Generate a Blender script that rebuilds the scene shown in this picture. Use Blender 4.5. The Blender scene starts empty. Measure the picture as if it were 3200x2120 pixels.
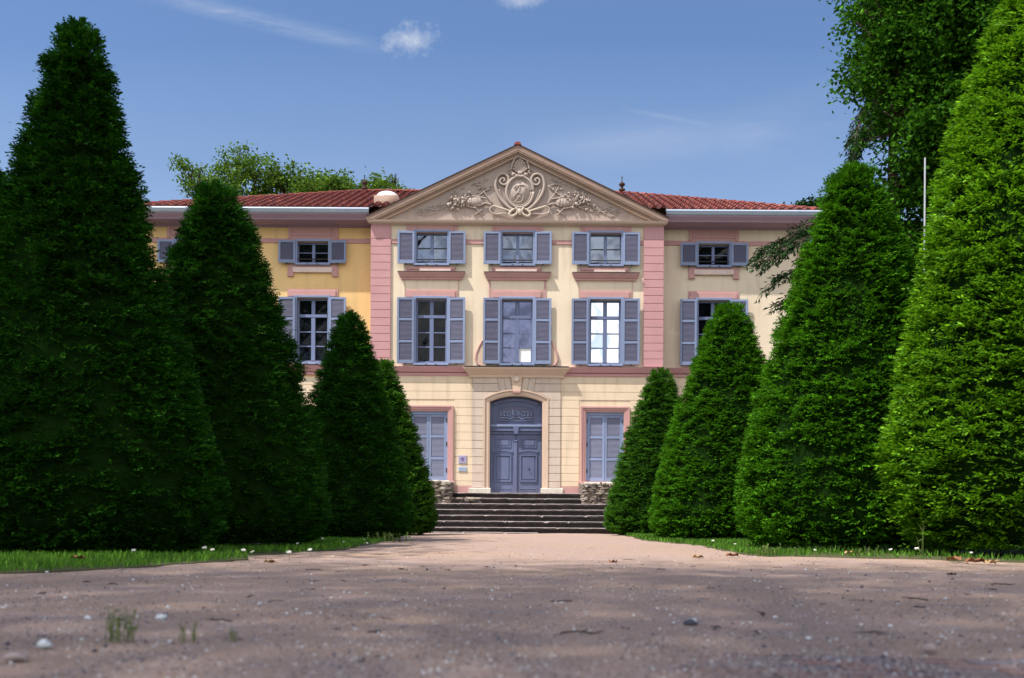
import bpy, math, random
import numpy as np
from mathutils import Vector, noise as mnoise
R = math.radians
random.seed(7); rng = np.random.default_rng(11)
scene = bpy.context.scene
COL = scene.collection
F = 2400.0; UC = 1192.0; VH = 1203.0; HC = 0.35     # survey of the photograph: focal length, axis, horizon, eye height
def X(u, d): return (u-UC)*d/F
def Z(v, d): return HC+(VH-v)*d/F
def G(u, v):
    d = HC*F/(v-VH); return ((u-UC)*d/F, d)

# ------------------------------------------------------------------ materials
def newmat(name):
    m = bpy.data.materials.new(name); m.use_nodes = True
    nt = m.node_tree; b = nt.nodes['Principled BSDF']; return m, nt, b
def mixc(nt, fac, a, b, mode='MIX'):
    n = nt.nodes.new('ShaderNodeMix'); n.data_type = 'RGBA'; n.blend_type = mode
    for key, val in ((0, fac), (6, a), (7, b)):
        if hasattr(val, 'is_linked') or hasattr(val, 'links'): nt.links.new(val, n.inputs[key])
        elif key == 0: n.inputs[0].default_value = val
        else: n.inputs[key].default_value = (*val, 1) if len(val) == 3 else val
    return n.outputs[2]
def noise(nt, scale, detail=4, rough=.55, stretch=None, coord='Object', dist=0):
    tc = nt.nodes.new('ShaderNodeTexCoord'); out = tc.outputs[coord]
    if stretch:
        mp = nt.nodes.new('ShaderNodeMapping'); mp.inputs['Scale'].default_value = stretch
        nt.links.new(out, mp.inputs[0]); out = mp.outputs[0]
    n = nt.nodes.new('ShaderNodeTexNoise'); n.inputs['Scale'].default_value = scale
    n.inputs['Detail'].default_value = detail; n.inputs['Roughness'].default_value = rough
    n.inputs['Distortion'].default_value = dist
    nt.links.new(out, n.inputs['Vector']); return n.outputs['Fac']
def ramp(nt, src, stops):
    n = nt.nodes.new('ShaderNodeValToRGB'); nt.links.new(src, n.inputs[0]); e = n.color_ramp.elements
    while len(e) < len(stops): e.new(.5)
    for el, (p, c) in zip(e, stops):
        el.position = p; el.color = (c, c, c, 1) if isinstance(c, (int, float)) else (*c, 1)
    return n.outputs[0]
def bump(nt, b, h, strength, dist=.01):
    n = nt.nodes.new('ShaderNodeBump'); n.inputs['Strength'].default_value = strength; n.inputs['Distance'].default_value = dist
    nt.links.new(h, n.inputs['Height']); nt.links.new(n.outputs[0], b.inputs['Normal'])
def matte(name, c, c2=None, rough=.8, scale=3, fine=40, amt=.5, bmp=.15, stretch=None, dirt=None, dirt_scale=.7, spec=.3):
    m, nt, b = newmat(name); c2 = c2 or tuple(x*.8 for x in c)
    f = ramp(nt, noise(nt, scale, 6, .6, stretch), [(.35, 0), (.68, 1)])
    col = mixc(nt, f, c, c2)
    g = noise(nt, fine, 3, .6)
    col = mixc(nt, amt*.4, col, mixc(nt, g, tuple(x*.6 for x in c), tuple(min(1, x*1.35) for x in c)))
    if dirt:
        df = ramp(nt, noise(nt, dirt_scale, 8, .7, (1, 1, .35)), [(.50, 0), (.75, .85)])
        col = mixc(nt, df, col, dirt)
        sf = ramp(nt, noise(nt, dirt_scale*6, 5, .6, (1, 1, .10)), [(.52, 0), (.78, .7)])
        col = mixc(nt, sf, col, tuple(x*.78 for x in dirt))
        pf = ramp(nt, noise(nt, dirt_scale*1.7, 9, .75), [(.60, 0), (.64, .35)])
        col = mixc(nt, pf, col, tuple(min(1, x*1.12) for x in c))
    nt.links.new(col, b.inputs['Base Color']); b.inputs['Roughness'].default_value = rough
    b.inputs['Specular IOR Level'].default_value = spec
    if 'paint' in name:
        oi = nt.nodes.new('ShaderNodeObjectInfo'); hv = nt.nodes.new('ShaderNodeHueSaturation'); mr = nt.nodes.new('ShaderNodeMapRange'); nt.links.new(oi.outputs['Random'], mr.inputs[0]); mr.inputs[3].default_value = .88; mr.inputs[4].default_value = 1.13
        nt.links.new(mr.outputs[0], hv.inputs['Value']); nt.links.new(col, hv.inputs['Color']); nt.links.new(hv.outputs[0], b.inputs['Base Color'])
    bump(nt, b, g, bmp); return m
M = {}
M['cream'] = matte('cream_plaster', (.77, .66, .52), (.72, .61, .48), scale=1.3, fine=25, bmp=.12, dirt=(.66, .54, .42))
M['ochre'] = matte('ochre_plaster', (.80, .54, .25), (.76, .50, .22), scale=1.1, fine=25, bmp=.12, dirt=(.72, .52, .28))
M['cream2'] = matte('rusticated_plaster', (.74, .61, .46), (.69, .56, .42), scale=1.6, fine=25, bmp=.12, dirt=(.55, .45, .34))
M['pink'] = matte('pink_plaster', (.53, .305, .30), (.48, .27, .275), scale=2, fine=30, bmp=.12, dirt=(.50, .30, .28))
M['pinkq'] = matte('rose_quoin_plaster', (.54, .30, .325), (.49, .265, .29), scale=2, fine=30, bmp=.12)
M['palepink'] = matte('sunlit_pink_sill', (.70, .56, .52), scale=3)  # pale strips under the windows: sunlight on ledges put into the colour
M['stone'] = matte('grey_beige_stone', (.60, .50, .43), (.53, .44, .38), scale=2.2, fine=50, bmp=.2, dirt=(.45, .38, .34))
M['stonewarm'] = matte('warm_beige_stone', (.63, .48, .38), (.57, .43, .34), scale=2.2, fine=40, bmp=.15)
M['tymp'] = matte('grey_plaster', (.40, .33, .30), (.35, .29, .27), scale=1.6, fine=30, bmp=.25, dirt=(.33, .275, .255))
M['relief'] = matte('carved_stone', (.415, .345, .315), (.37, .305, .28), scale=5, fine=40, bmp=.25)
M['ribbon'] = matte('sunlit_carved_stone', (.56, .49, .41), (.50, .43, .36), scale=5, fine=40, bmp=.25)  # paler than the relief: sunlight on the ribbon put into the colour
M['rake'] = matte('brown_rendered_cornice', (.33, .23, .19), (.27, .19, .16), scale=2, fine=30, stretch=(1, 1, 3))
M['rakel'] = matte('beige_cornice_fillet', (.60, .46, .37), scale=2)
M['lip'] = matte('pinkish_beige_cornice', (.66, .52, .45), (.60, .47, .41), scale=2)
M['whitestone'] = matte('white_limestone', (.66, .62, .56), (.50, .46, .42), scale=6, fine=40, bmp=.3, dirt=(.30, .27, .25))
M['blue'] = matte('lavender_blue_paint', (.15, .19, .345), (.135, .17, .31), rough=.5, scale=4, fine=60, amt=.3, bmp=.04, spec=.4)
M['bluel'] = matte('pale_lavender_paint', (.22, .28, .455), (.20, .255, .415), rough=.5, scale=4, fine=60, amt=.3, bmp=.04, spec=.4)
M['slat'] = matte('violet_grey_louvre_paint', (.125, .128, .21), (.112, .115, .19), rough=.6, scale=5, amt=.3, bmp=.05)
M['slatl'] = matte('lilac_grey_louvre_paint', (.205, .22, .335), (.185, .20, .30), rough=.6, scale=5, amt=.3, bmp=.05)
M['door'] = matte('slate_blue_door_paint', (.13, .158, .285), (.115, .14, .25), rough=.45, scale=3, amt=.3, bmp=.05, dirt=(.09, .085, .16))
M['lilac'] = matte('mauve_soffit_paint', (.36, .25, .34), (.32, .22, .31), scale=2)
M['zinc'] = matte('pale_zinc_gutter', (.42, .50, .64), (.35, .43, .57), rough=.45, scale=2, amt=.3, bmp=.04)
M['iron'] = matte('dark_iron', (.025, .022, .022), rough=.6, spec=.4)
M['rust'] = matte('rusty_terracotta', (.06, .03, .025), rough=.8)
M['plastic'] = matte('white_dome', (.80, .76, .74), (.74, .70, .69), rough=.5, scale=2)
M['riser'] = matte('shade_dark_riser_stone', (.05, .042, .044), (.032, .027, .03), scale=5, fine=30, bmp=.5, dirt=(.12, .10, .095), dirt_scale=3)  # shade on the risers put into a near-black stone colour
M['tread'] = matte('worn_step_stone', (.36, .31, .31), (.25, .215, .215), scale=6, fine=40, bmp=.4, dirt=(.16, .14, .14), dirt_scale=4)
M['white'] = matte('white_pane_reflection', (.85, .86, .88), (.80, .82, .85), scale=2, bmp=.0, amt=.1)  # bright reflection in a window pane, put in as plain white colour
M['bark'] = matte('brown_bark', (.09, .065, .05), (.06, .045, .035), scale=8, fine=30, bmp=.8, stretch=(1, 1, .25))
M['polepaint'] = matte('white_pole_paint', (.30, .32, .35), scale=3)
M['deadleaf'] = matte('dry_brown_leaf', (.30, .13, .06), (.20, .08, .04), scale=20, bmp=.2)
M['paleleaf'] = matte('dry_tan_leaf', (.50, .33, .16), (.42, .26, .12), scale=20, bmp=.2)
M['twig'] = matte('dark_twig', (.045, .032, .028), scale=20, bmp=.3)
M['pebw'] = matte('pale_pebble_stone', (.58, .62, .66), (.48, .52, .56), scale=30, bmp=.2)
M['pebd'] = matte('dark_pebble_stone', (.07, .075, .10), (.05, .05, .07), scale=30, bmp=.2)
M['pebg'] = matte('pinkish_grey_pebble_stone', (.34, .28, .27), (.28, .23, .23), scale=30, bmp=.2)
M['flower'] = matte('white_petals', (.80, .80, .78), scale=30)
M['plaque'] = matte('pale_lilac_enamel', (.36, .34, .50), scale=3, rough=.4)
M['plaqueb'] = matte('pale_blue_enamel', (.34, .46, .62), scale=3, rough=.4)
M['ink'] = matte('purple_enamel', (.17, .10, .28), scale=3, rough=.4)

def glass(name, base, ior=1.9, bs=.5, rough=.02):
    m, nt, b = newmat(name)
    f = ramp(nt, noise(nt, 1.7, 4, .55, dist=1.2), [(.42, 0), (.60, 1)])
    nt.links.new(mixc(nt, f, base, tuple(x*.55 for x in base)), b.inputs['Base Color'])
    b.inputs['Roughness'].default_value = rough; b.inputs['IOR'].default_value = ior
    bump(nt, b, noise(nt, 2.2, 2, .4), bs, .03); return m
M['glass'] = glass('dark_window_glass', (.004, .005, .008), 1.33)
M['glasspale'] = glass('pale_reflecting_window_glass', (.17, .205, .27), 1.9, .06); M['glassmid'] = glass('blue_reflecting_window_glass', (.13, .15, .25), 1.7, .12)
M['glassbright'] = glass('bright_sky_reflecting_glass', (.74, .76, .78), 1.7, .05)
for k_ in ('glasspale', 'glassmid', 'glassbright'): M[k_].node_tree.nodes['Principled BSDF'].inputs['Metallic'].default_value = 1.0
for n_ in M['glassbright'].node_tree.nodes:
    if n_.type == 'MIX' : n_.inputs[7].default_value = (.42, .52, .64, 1)  # bluish patches of uneven sky reflection put into the mirror tint

def tile_mat():
    m, nt, b = newmat('terracotta_tiles')
    gi = nt.nodes.new('ShaderNodeNewGeometry')
    col = ramp(nt, gi.outputs['Random Per Island'], [(0, (.16, .035, .030)), (.4, (.23, .050, .038)), (.75, (.13, .030, .028)), (1, (.28, .085, .06))])
    col = mixc(nt, ramp(nt, noise(nt, 5, 6, .7), [(.5, 0), (.75, .6)]), col, (.09, .05, .045))
    nt.links.new(col, b.inputs['Base Color']); b.inputs['Roughness'].default_value = .85
    bump(nt, b, noise(nt, 60), .3); return m
M['tile'] = tile_mat()
def stones_mat():
    m, nt, b = newmat('rubble_stones')
    gi = nt.nodes.new('ShaderNodeNewGeometry')
    col = ramp(nt, gi.outputs['Random Per Island'], [(0, (.17, .14, .12)), (.3, (.35, .29, .24)), (.6, (.11, .09, .085)), (.85, (.46, .41, .35)), (1, (.23, .18, .15))])
    col = mixc(nt, ramp(nt, noise(nt, 14, 6, .7), [(.45, 0), (.7, .8)]), col, (.055, .048, .045))
    nt.links.new(col, b.inputs['Base Color']); b.inputs['Roughness'].default_value = .95
    bump(nt, b, noise(nt, 30, 6, .7), 1, .02); return m
M['rubble'] = stones_mat()

def leaf_mat(name, dark, light, trans=.35, zvar=.0, rough=.6, spec=.15):
    m, nt, b = newmat(name)
    gi = nt.nodes.new('ShaderNodeNewGeometry')
    mid = tuple((a+c)/2 for a, c in zip(dark, light))
    col = ramp(nt, gi.outputs['Random Per Island'], [(0, tuple(x*.7 for x in dark)), (.5, mid), (.82, light), (1, tuple(min(1, x*2.0) for x in light))])
    col = mixc(nt, ramp(nt, noise(nt, 1.3, 4, .6), [(.35, 0), (.7, .6)]), col, tuple(x*.75 for x in dark))
    col = mixc(nt, ramp(nt, noise(nt, 1.9, 7, .75), [(.66, 0), (.78, .55)]), col, (light[1]*.62, light[1]*.50, light[2]))
    nt.links.new(col, b.inputs['Base Color']); b.inputs['Roughness'].default_value = rough
    b.inputs['Specular IOR Level'].default_value = spec
    tr = nt.nodes.new('ShaderNodeBsdfTranslucent'); nt.links.new(mixc(nt, .5, col, light), tr.inputs[0])
    mx = nt.nodes.new('ShaderNodeMixShader'); mx.inputs[0].default_value = trans
    nt.links.new(b.outputs[0], mx.inputs[1]); nt.links.new(tr.outputs[0], mx.inputs[2])
    nt.links.new(mx.outputs[0], nt.nodes['Material Output'].inputs[0]); return m
M['yew'] = leaf_mat('shaded_yew_foliage', (.008, .044, .003), (.027, .118, .006), .3, spec=.08)  # shade over the left row partly put into this darker green
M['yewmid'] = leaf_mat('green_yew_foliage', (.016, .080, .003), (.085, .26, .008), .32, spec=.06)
M['yewlit'] = leaf_mat('sunlit_green_foliage', (.035, .13, .004), (.17, .38, .010), .35)  # sunlight on the right edge cone partly put into this brighter green
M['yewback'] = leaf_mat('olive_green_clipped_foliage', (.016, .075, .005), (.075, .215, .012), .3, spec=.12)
M['plane'] = leaf_mat('light_green_plane_leaves', (.038, .10, .008), (.14, .25, .026), .35)
M['lime'] = leaf_mat('dark_green_lime_leaves', (.012, .058, .004), (.065, .20, .010), .35, spec=.08)
M['cedar'] = leaf_mat('dark_cedar_needles', (.010, .040, .010), (.030, .085, .018), .1)
M['core'] = matte('shade_dark_core', (.005, .016, .003), (.008, .022, .004), scale=6, fine=30, bmp=.2, spec=0)  # near-black: shade inside the crowns put into the colour
M['grass'] = leaf_mat('lawn_grass_blades', (.05, .15, .014), (.13, .30, .03), .35)
M['weed'] = leaf_mat('pale_green_weed', (.09, .16, .04), (.18, .24, .07), .3)

def gravel_mat(name, brick=False):
    m, nt, b = newmat(name)
    big = ramp(nt, noise(nt, .8, 5, .6, coord='Object', stretch=(.5, 1, 1)), [(.35, 0), (.68, 1)])
    col = mixc(nt, big, (.42, .295, .225), (.385, .285, .26))
    f1 = noise(nt, 35, 8, .75); f2 = noise(nt, 130, 5, .8)
    col = mixc(nt, ramp(nt, f1, [(.30, .9), (.44, 0)]), col, (.22, .16, .145))
    col = mixc(nt, ramp(nt, f2, [(.60, 0), (.72, .6)]), col, (.60, .54, .53))
    col = mixc(nt, ramp(nt, noise(nt, 9, 8, .7), [(.58, 0), (.70, .55)]), col, (.22, .165, .15))
    col = mixc(nt, ramp(nt, noise(nt, 4, 6, .7, coord='Object'), [(.55, 0), (.70, .5)]), col, (.36, .34, .37))
    h = f1
    if brick:
        tc = nt.nodes.new('ShaderNodeTexCoord')
        sep = nt.nodes.new('ShaderNodeSeparateXYZ'); nt.links.new(tc.outputs['Object'], sep.inputs[0])
        br = nt.nodes.new('ShaderNodeTexBrick'); nt.links.new(tc.outputs['Object'], br.inputs['Vector'])
        br.inputs['Scale'].default_value = 2.6; br.inputs['Color1'].default_value = (.42, .22, .17, 1); br.inputs['Color2'].default_value = (.27, .24, .26, 1)
        br.inputs['Mortar'].default_value = (.07, .05, .045, 1); br.inputs['Mortar Size'].default_value = .012
        lt = nt.nodes.new('ShaderNodeMath'); lt.operation = 'LESS_THAN'; nt.links.new(sep.outputs['Y'], lt.inputs[0]); lt.inputs[1].default_value = 2.7
        mr = nt.nodes.new('ShaderNodeMapRange'); nt.links.new(sep.outputs['X'], mr.inputs[0])
        mr.inputs[1].default_value = .25; mr.inputs[2].default_value = .65
        mu = nt.nodes.new('ShaderNodeMath'); mu.operation = 'MULTIPLY'; nt.links.new(lt.outputs[0], mu.inputs[0]); nt.links.new(mr.outputs[0], mu.inputs[1])
        m2 = nt.nodes.new('ShaderNodeMath'); m2.operation = 'MULTIPLY'; nt.links.new(mu.outputs[0], m2.inputs[0])
        nt.links.new(ramp(nt, noise(nt, 3, 5, .6), [(.30, .6), (.50, 1)]), m2.inputs[1])
        col = mixc(nt, m2.outputs[0], col, br.outputs[0])
    nt.links.new(col, b.inputs['Base Color']); b.inputs['Roughness'].default_value = .95; b.inputs['Specular IOR Level'].default_value = .15
    bump(nt, b, h, .9, .02); return m
M['gravel'] = gravel_mat('pinkish_packed_gravel', True)
M['soil'] = matte('dark_soil', (.10, .075, .05), (.06, .05, .035), scale=4, fine=40, bmp=.8)
M['turf'] = matte('turf', (.07, .085, .035), (.11, .085, .05), scale=5, fine=60, bmp=1)

# ------------------------------------------------------------------ mesh builder
class MB:
    def __init__(s): s.v = []; s.f = []; s.m = []; s.mats = []
    def mi(s, m):
        m = M[m]
        if m not in s.mats: s.mats.append(m)
        return s.mats.index(m)
    def add(s, vs, fs, m):
        o = len(s.v); i = s.mi(m); s.v += [tuple(v) for v in vs]
        for f in fs: s.f.append(tuple(o+k for k in f)); s.m.append(i)
        return s
    def box(s, x0, x1, y0, y1, z0, z1, m):
        return s.add([(x0,y0,z0),(x1,y0,z0),(x1,y1,z0),(x0,y1,z0),(x0,y0,z1),(x1,y0,z1),(x1,y1,z1),(x0,y1,z1)],
                     [(0,3,2,1),(4,5,6,7),(0,1,5,4),(1,2,6,5),(2,3,7,6),(3,0,4,7)], m)
    def bbox(s, x0, x1, y0, y1, z0, z1, m, c=.006):   # front-face bevelled box (front = -y)
        ch = c
        vs = [(x0+ch,y0,z0+ch),(x1-ch,y0,z0+ch),(x1-ch,y0,z1-ch),(x0+ch,y0,z1-ch),
              (x0,y0+ch,z0),(x1,y0+ch,z0),(x1,y0+ch,z1),(x0,y0+ch,z1),(x0,y1,z0),(x1,y1,z0),(x1,y1,z1),(x0,y1,z1)]
        fs = [(0,1,2,3),(0,4,5,1),(1,5,6,2),(2,6,7,3),(3,7,4,0),(4,8,9,5),(5,9,10,6),(6,10,11,7),(7,11,8,4)]
        return s.add(vs, fs, m)
    def prism(s, poly, y0, y1, m):                    # polygon in the XZ plane (counter-clockwise from the front), extruded in y
        n = len(poly); vs = [(x,y0,z) for x,z in poly]+[(x,y1,z) for x,z in poly]
        return s.add(vs, [tuple(range(n)), tuple(range(2*n-1, n-1, -1))]+[(i, i+n, (i+1)%n+n, (i+1)%n) for i in range(n)], m)
    def cornice(s, x0, x1, yf, prof, m):              # profile (projection, z) lofted along return-front-return
        vs = []
        for p, z in prof: vs += [(x0-p,yf+.002,z),(x0-p,yf-p,z),(x1+p,yf-p,z),(x1+p,yf+.002,z)]
        fs = []
        for i in range(len(prof)-1):
            for k in range(3): a = i*4+k; fs.append((a, a+1, a+5, a+4))
        n = (len(prof)-1)*4
        fs.append((3,2,1,0)); fs.append((n,n+1,n+2,n+3))
        return s.add(vs, fs, m)
    def tube(s, pts, r, m, seg=6, taper=None, cap=True):
        pts = [Vector(p) for p in pts]; n = len(pts); vs = []
        for i, p in enumerate(pts):
            t = (pts[min(i+1, n-1)]-pts[max(i-1, 0)]).normalized()
            a = t.cross(Vector((0,1,0)));  a = a.normalized() if a.length > .2 else t.cross(Vector((1,0,0))).normalized()
            b = t.cross(a).normalized()
            rr = r if taper is None else r+(taper-r)*i/(n-1)
            for k in range(seg):
                w = 2*math.pi*k/seg; vs.append(p+a*rr*math.cos(w)+b*rr*math.sin(w))
        fs = [(i*seg+k, i*seg+(k+1)%seg, (i+1)*seg+(k+1)%seg, (i+1)*seg+k) for i in range(n-1) for k in range(seg)]
        if cap: fs += [tuple(range(seg-1, -1, -1)), tuple(range((n-1)*seg, n*seg))]
        return s.add(vs, fs, m)
    def lathe(s, prof, c, m, seg=16):
        vs = []
        for r, z in prof:
            for k in range(seg): w = 2*math.pi*k/seg; vs.append((c[0]+r*math.cos(w), c[1]+r*math.sin(w), c[2]+z))
        fs = [(i*seg+k, i*seg+(k+1)%seg, (i+1)*seg+(k+1)%seg, (i+1)*seg+k) for i in range(len(prof)-1) for k in range(seg)]
        return s.add(vs, fs, m)
    def blob(s, c, r, m, seg=8, rings=5, jit=.15):
        vs = []; sd = random.random()*50
        for i in range(rings+1):
            ph = math.pi*i/rings
            for k in range(seg):
                w = 2*math.pi*k/seg; d = Vector((math.sin(ph)*math.cos(w), math.sin(ph)*math.sin(w), math.cos(ph)))
                q = 1+jit*mnoise.noise(d*1.7+Vector((sd, 0, 0)))*2
                vs.append((c[0]+d.x*r[0]*q, c[1]+d.y*r[1]*q, c[2]+d.z*r[2]*q))
        fs = [(i*seg+k, (i+1)*seg+k, (i+1)*seg+(k+1)%seg, i*seg+(k+1)%seg) for i in range(rings) for k in range(seg)]
        return s.add(vs, fs, m)
    def build(s, name, parent=None, org=(0,0,0), smooth=False, label=None):
        me = bpy.data.meshes.new(name)
        me.from_pydata([(v[0]-org[0], v[1]-org[1], v[2]-org[2]) for v in s.v], [], s.f)
        for m in s.mats: me.materials.append(m)
        me.polygons.foreach_set('material_index', s.m)
        if smooth: me.polygons.foreach_set('use_smooth', [True]*len(s.f))
        me.update()
        o = bpy.data.objects.new(name, me); COL.objects.link(o)
        if parent: o.parent = parent
        else: o.location = org
        if label: o['label'] = label
        return o
def thing(name, label, cat, loc, group=None):
    o = bpy.data.objects.new(name, None); o.empty_display_size = .3; COL.objects.link(o); o.location = loc
    return tag(o, label, cat, group)
def tag(o, label, cat, group=None):
    o['label'] = label; o['category'] = cat
    if group: o['group'] = group
    return o
def npmesh(name, V, nq, mats, mi=None, parent=None, nv=4, extra=None):
    """V: (N*nv,3) array of faces with nv vertices each; extra=(verts,faces,matidx) appended"""
    me = bpy.data.meshes.new(name); N = len(V)//nv
    ev, ef, em = extra if extra else (np.zeros((0,3)), [], 0)
    vs = np.vstack([V, np.array(ev).reshape(-1,3)]); me.vertices.add(len(vs)); me.vertices.foreach_set('co', vs.astype(np.float32).ravel())
    lens = [nv]*N+[len(f) for f in ef]; loops = np.concatenate([np.arange(N*nv), np.array([i+N*nv for f in ef for i in f], dtype=np.int64)]).astype(np.int32)
    me.loops.add(len(loops)); me.loops.foreach_set('vertex_index', loops)
    st = np.concatenate([[0], np.cumsum(lens)[:-1]]).astype(np.int32)
    me.polygons.add(len(lens)); me.polygons.foreach_set('loop_start', st); me.polygons.foreach_set('loop_total', np.array(lens, dtype=np.int32))
    for m in mats: me.materials.append(M[m])
    idx = np.zeros(len(lens), dtype=np.int32)
    if mi is not None: idx[:N] = mi
    idx[N:] = em
    me.polygons.foreach_set('material_index', idx); me.update(calc_edges=True); me.validate()
    o = bpy.data.objects.new(name, me); COL.objects.link(o)
    if parent: o.parent = parent
    return o
def unit(a): return a/np.maximum(np.linalg.norm(a, axis=1, keepdims=True), 1e-9)
def kites(P, Fd, Nn, L, W):
    """leaf quads: base P, forward Fd, normal Nn"""
    S = unit(np.cross(Fd, Nn)); L = np.broadcast_to(np.asarray(L, float).reshape(-1,1), (len(P),1)); W = np.broadcast_to(np.asarray(W, float).reshape(-1,1), (len(P),1))
    V = np.empty((len(P), 4, 3)); V[:,0] = P; V[:,1] = P+Fd*L*.45+S*W*.5; V[:,2] = P+Fd*L; V[:,3] = P+Fd*L*.45-S*W*.5
    return V.reshape(-1, 3)

# ------------------------------------------------------------------ ground
gr = MB(); gr.add([(-400,-60,-.02),(400,-60,-.02),(400,700,-.02),(-400,700,-.02)], [(0,1,2,3)], 'turf')
o = gr.build('ground'); o['kind'] = 'structure'
# gravel forecourt and path: a gently uneven sheet
LEFT = [(-2.62,27.4),(-2.45,24),(-2.25,20),(-2.12,16.5),(-2.0,13),(-2.0,11),(-2.3,9.9),(-3.2,9.65),(-4.6,9.6)]
def path_sheet():
    nx, ny = 150, 240; V = []; fs = []
    xs = np.linspace(-14, 14, nx); ys = 1.2+(30-1.2)*np.linspace(0, 1, ny)**1.9
    for j, y in enumerate(ys):
        for i, x in enumerate(xs):
            z = .004+.015*mnoise.noise((x*.9, y*.6, 0))+.008*mnoise.noise((x*3, y*2.5, 4))
            V.append((x, y, z))
    for j in range(ny-1):
        for i in range(nx-1): a = j*nx+i; fs.append((a, a+1, a+nx+1, a+nx))
    m = MB(); m.add(V, fs, 'gravel'); return m.build('gravel_path', smooth=True)
o = path_sheet(); o['kind'] = 'structure'
# lawns: polygons (plan) with soft turf mounds and blades
def inside(px, py, poly):
    c = np.zeros(len(px), bool); n = len(poly)
    for i in range(n):
        x0, y0 = poly[i]; x1, y1 = poly[(i+1)%n]
        if y0 == y1: continue
        k = ((y0 > py) != (y1 > py)) & (px < (x1-x0)*(py-y0)/(y1-y0)+x0); c ^= k
    return c
lawns = [
    [(-2.28,8.55),(-2.42,9.35),(-3.6,9.42),(-14,9.5),(-14,4.7),(-6,5.0),(-3.9,5.7),(-3.1,6.3),(-2.62,7.15)],
    [(-2.55,27.2),(-2.45,24),(-2.25,20),(-2.05,16.5),(-1.98,13),(-1.95,11.2),(-2.35,10.1),(-3.4,9.85),(-14,9.9),(-14,30.5),(-4.4,30.5),(-3.3,27.2)],
    [(2.68,27.2),(2.5,22),(2.28,18),(2.55,15.3),(2.5,12.5),(2.40,10.3),(2.9,10.05),(3.6,9.9),(4.1,9.35),(6,8.4),(14,7.6),(14,30.5),(4.4,30.5),(3.4,27.2)],
]
def lawn(poly, k, n, label):
    # turf body, slightly raised with ragged edge
    pts = []
    for i in range(len(poly)):
        a = Vector(poly[i]); b = Vector(poly[(i+1)%len(poly)]); m_ = max(1, int((b-a).length/.12)); 
        for j in range(m_):
            p = a.lerp(b, j/m_); q = mnoise.noise((p.x*5, p.y*5, 0))*.10+mnoise.noise((p.x*19, p.y*19, 0))*.05; pts.append((p.x+q, p.y+q*.6))
    m = MB(); nn = len(pts); c = (sum(p[0] for p in pts)/nn, sum(p[1] for p in pts)/nn)
    m.add([(x,y,-.01) for x,y in pts]+[(x,y,.012) for x,y in pts], [tuple(range(nn, 2*nn))]+[(i,(i+1)%nn,(i+1)%nn+nn,i+nn) for i in range(nn)], 'turf')
    ob = m.build('lawn'); ob['kind'] = 'structure'
    # blades, denser near the eye
    px = rng.uniform(-13, 13, n*6); py = 5+rng.random(n*6)**2.0*24
    keep = inside(px, py, pts) & (np.abs(px) < .56*py+.5) & (rng.random(len(px)) < .96)
    for (cx_, cy_, cr_) in ((-4.2,10.1,1.1),(-3.7,12.7,1.1),(-2.8,17.3,.8),(-3.1,23.6,1),(3.5,25,1.1),(3.77,18.4,1.15),(4.14,12.7,1.2),(5.72,11,1.5)): keep &= (np.hypot(px-cx_, py-cy_) > cr_*rng.uniform(.8,1.1,len(px)))
    keep &= ~((py > 9.3) & (py < 11.6) & (px > 2.9) & (px < 5) & (rng.random(len(px)) < .75))
    px, py = px[keep][:n], py[keep][:n]; N = len(px)
    P = np.stack([px+rng.normal(0,.035,N), py+rng.normal(0,.05,N), np.full(N, .008)], 1)
    cl = np.array([mnoise.noise((x*1.5, y*1.5, 3)) for x, y in zip(px, py)])
    L = (.045+.03*rng.random(N)+.035*cl)*(1+.012*py); W = (.005+.004*rng.random(N))*(1+py*.06)
    Fd = unit(np.stack([rng.normal(0,.35,N), rng.normal(0,.35,N), np.ones(N)], 1)); Nn = unit(np.stack([rng.normal(0,1,N), rng.normal(-.6,1,N), np.zeros(N)], 1))
    g = npmesh('grass', kites(P, Fd, Nn, L, W), N, ['grass']); g['kind'] = 'stuff'; tag(g, label, 'grass')
lawn(lawns[0], 0, 60000, 'short green grass patch in shade at the front left corner')
lawn(lawns[1], 1, 60000, 'grass strip under the left row of clipped cones')
lawn(lawns[2], 2, 80000, 'sunlit grass strip under the right row of clipped cones')

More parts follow.
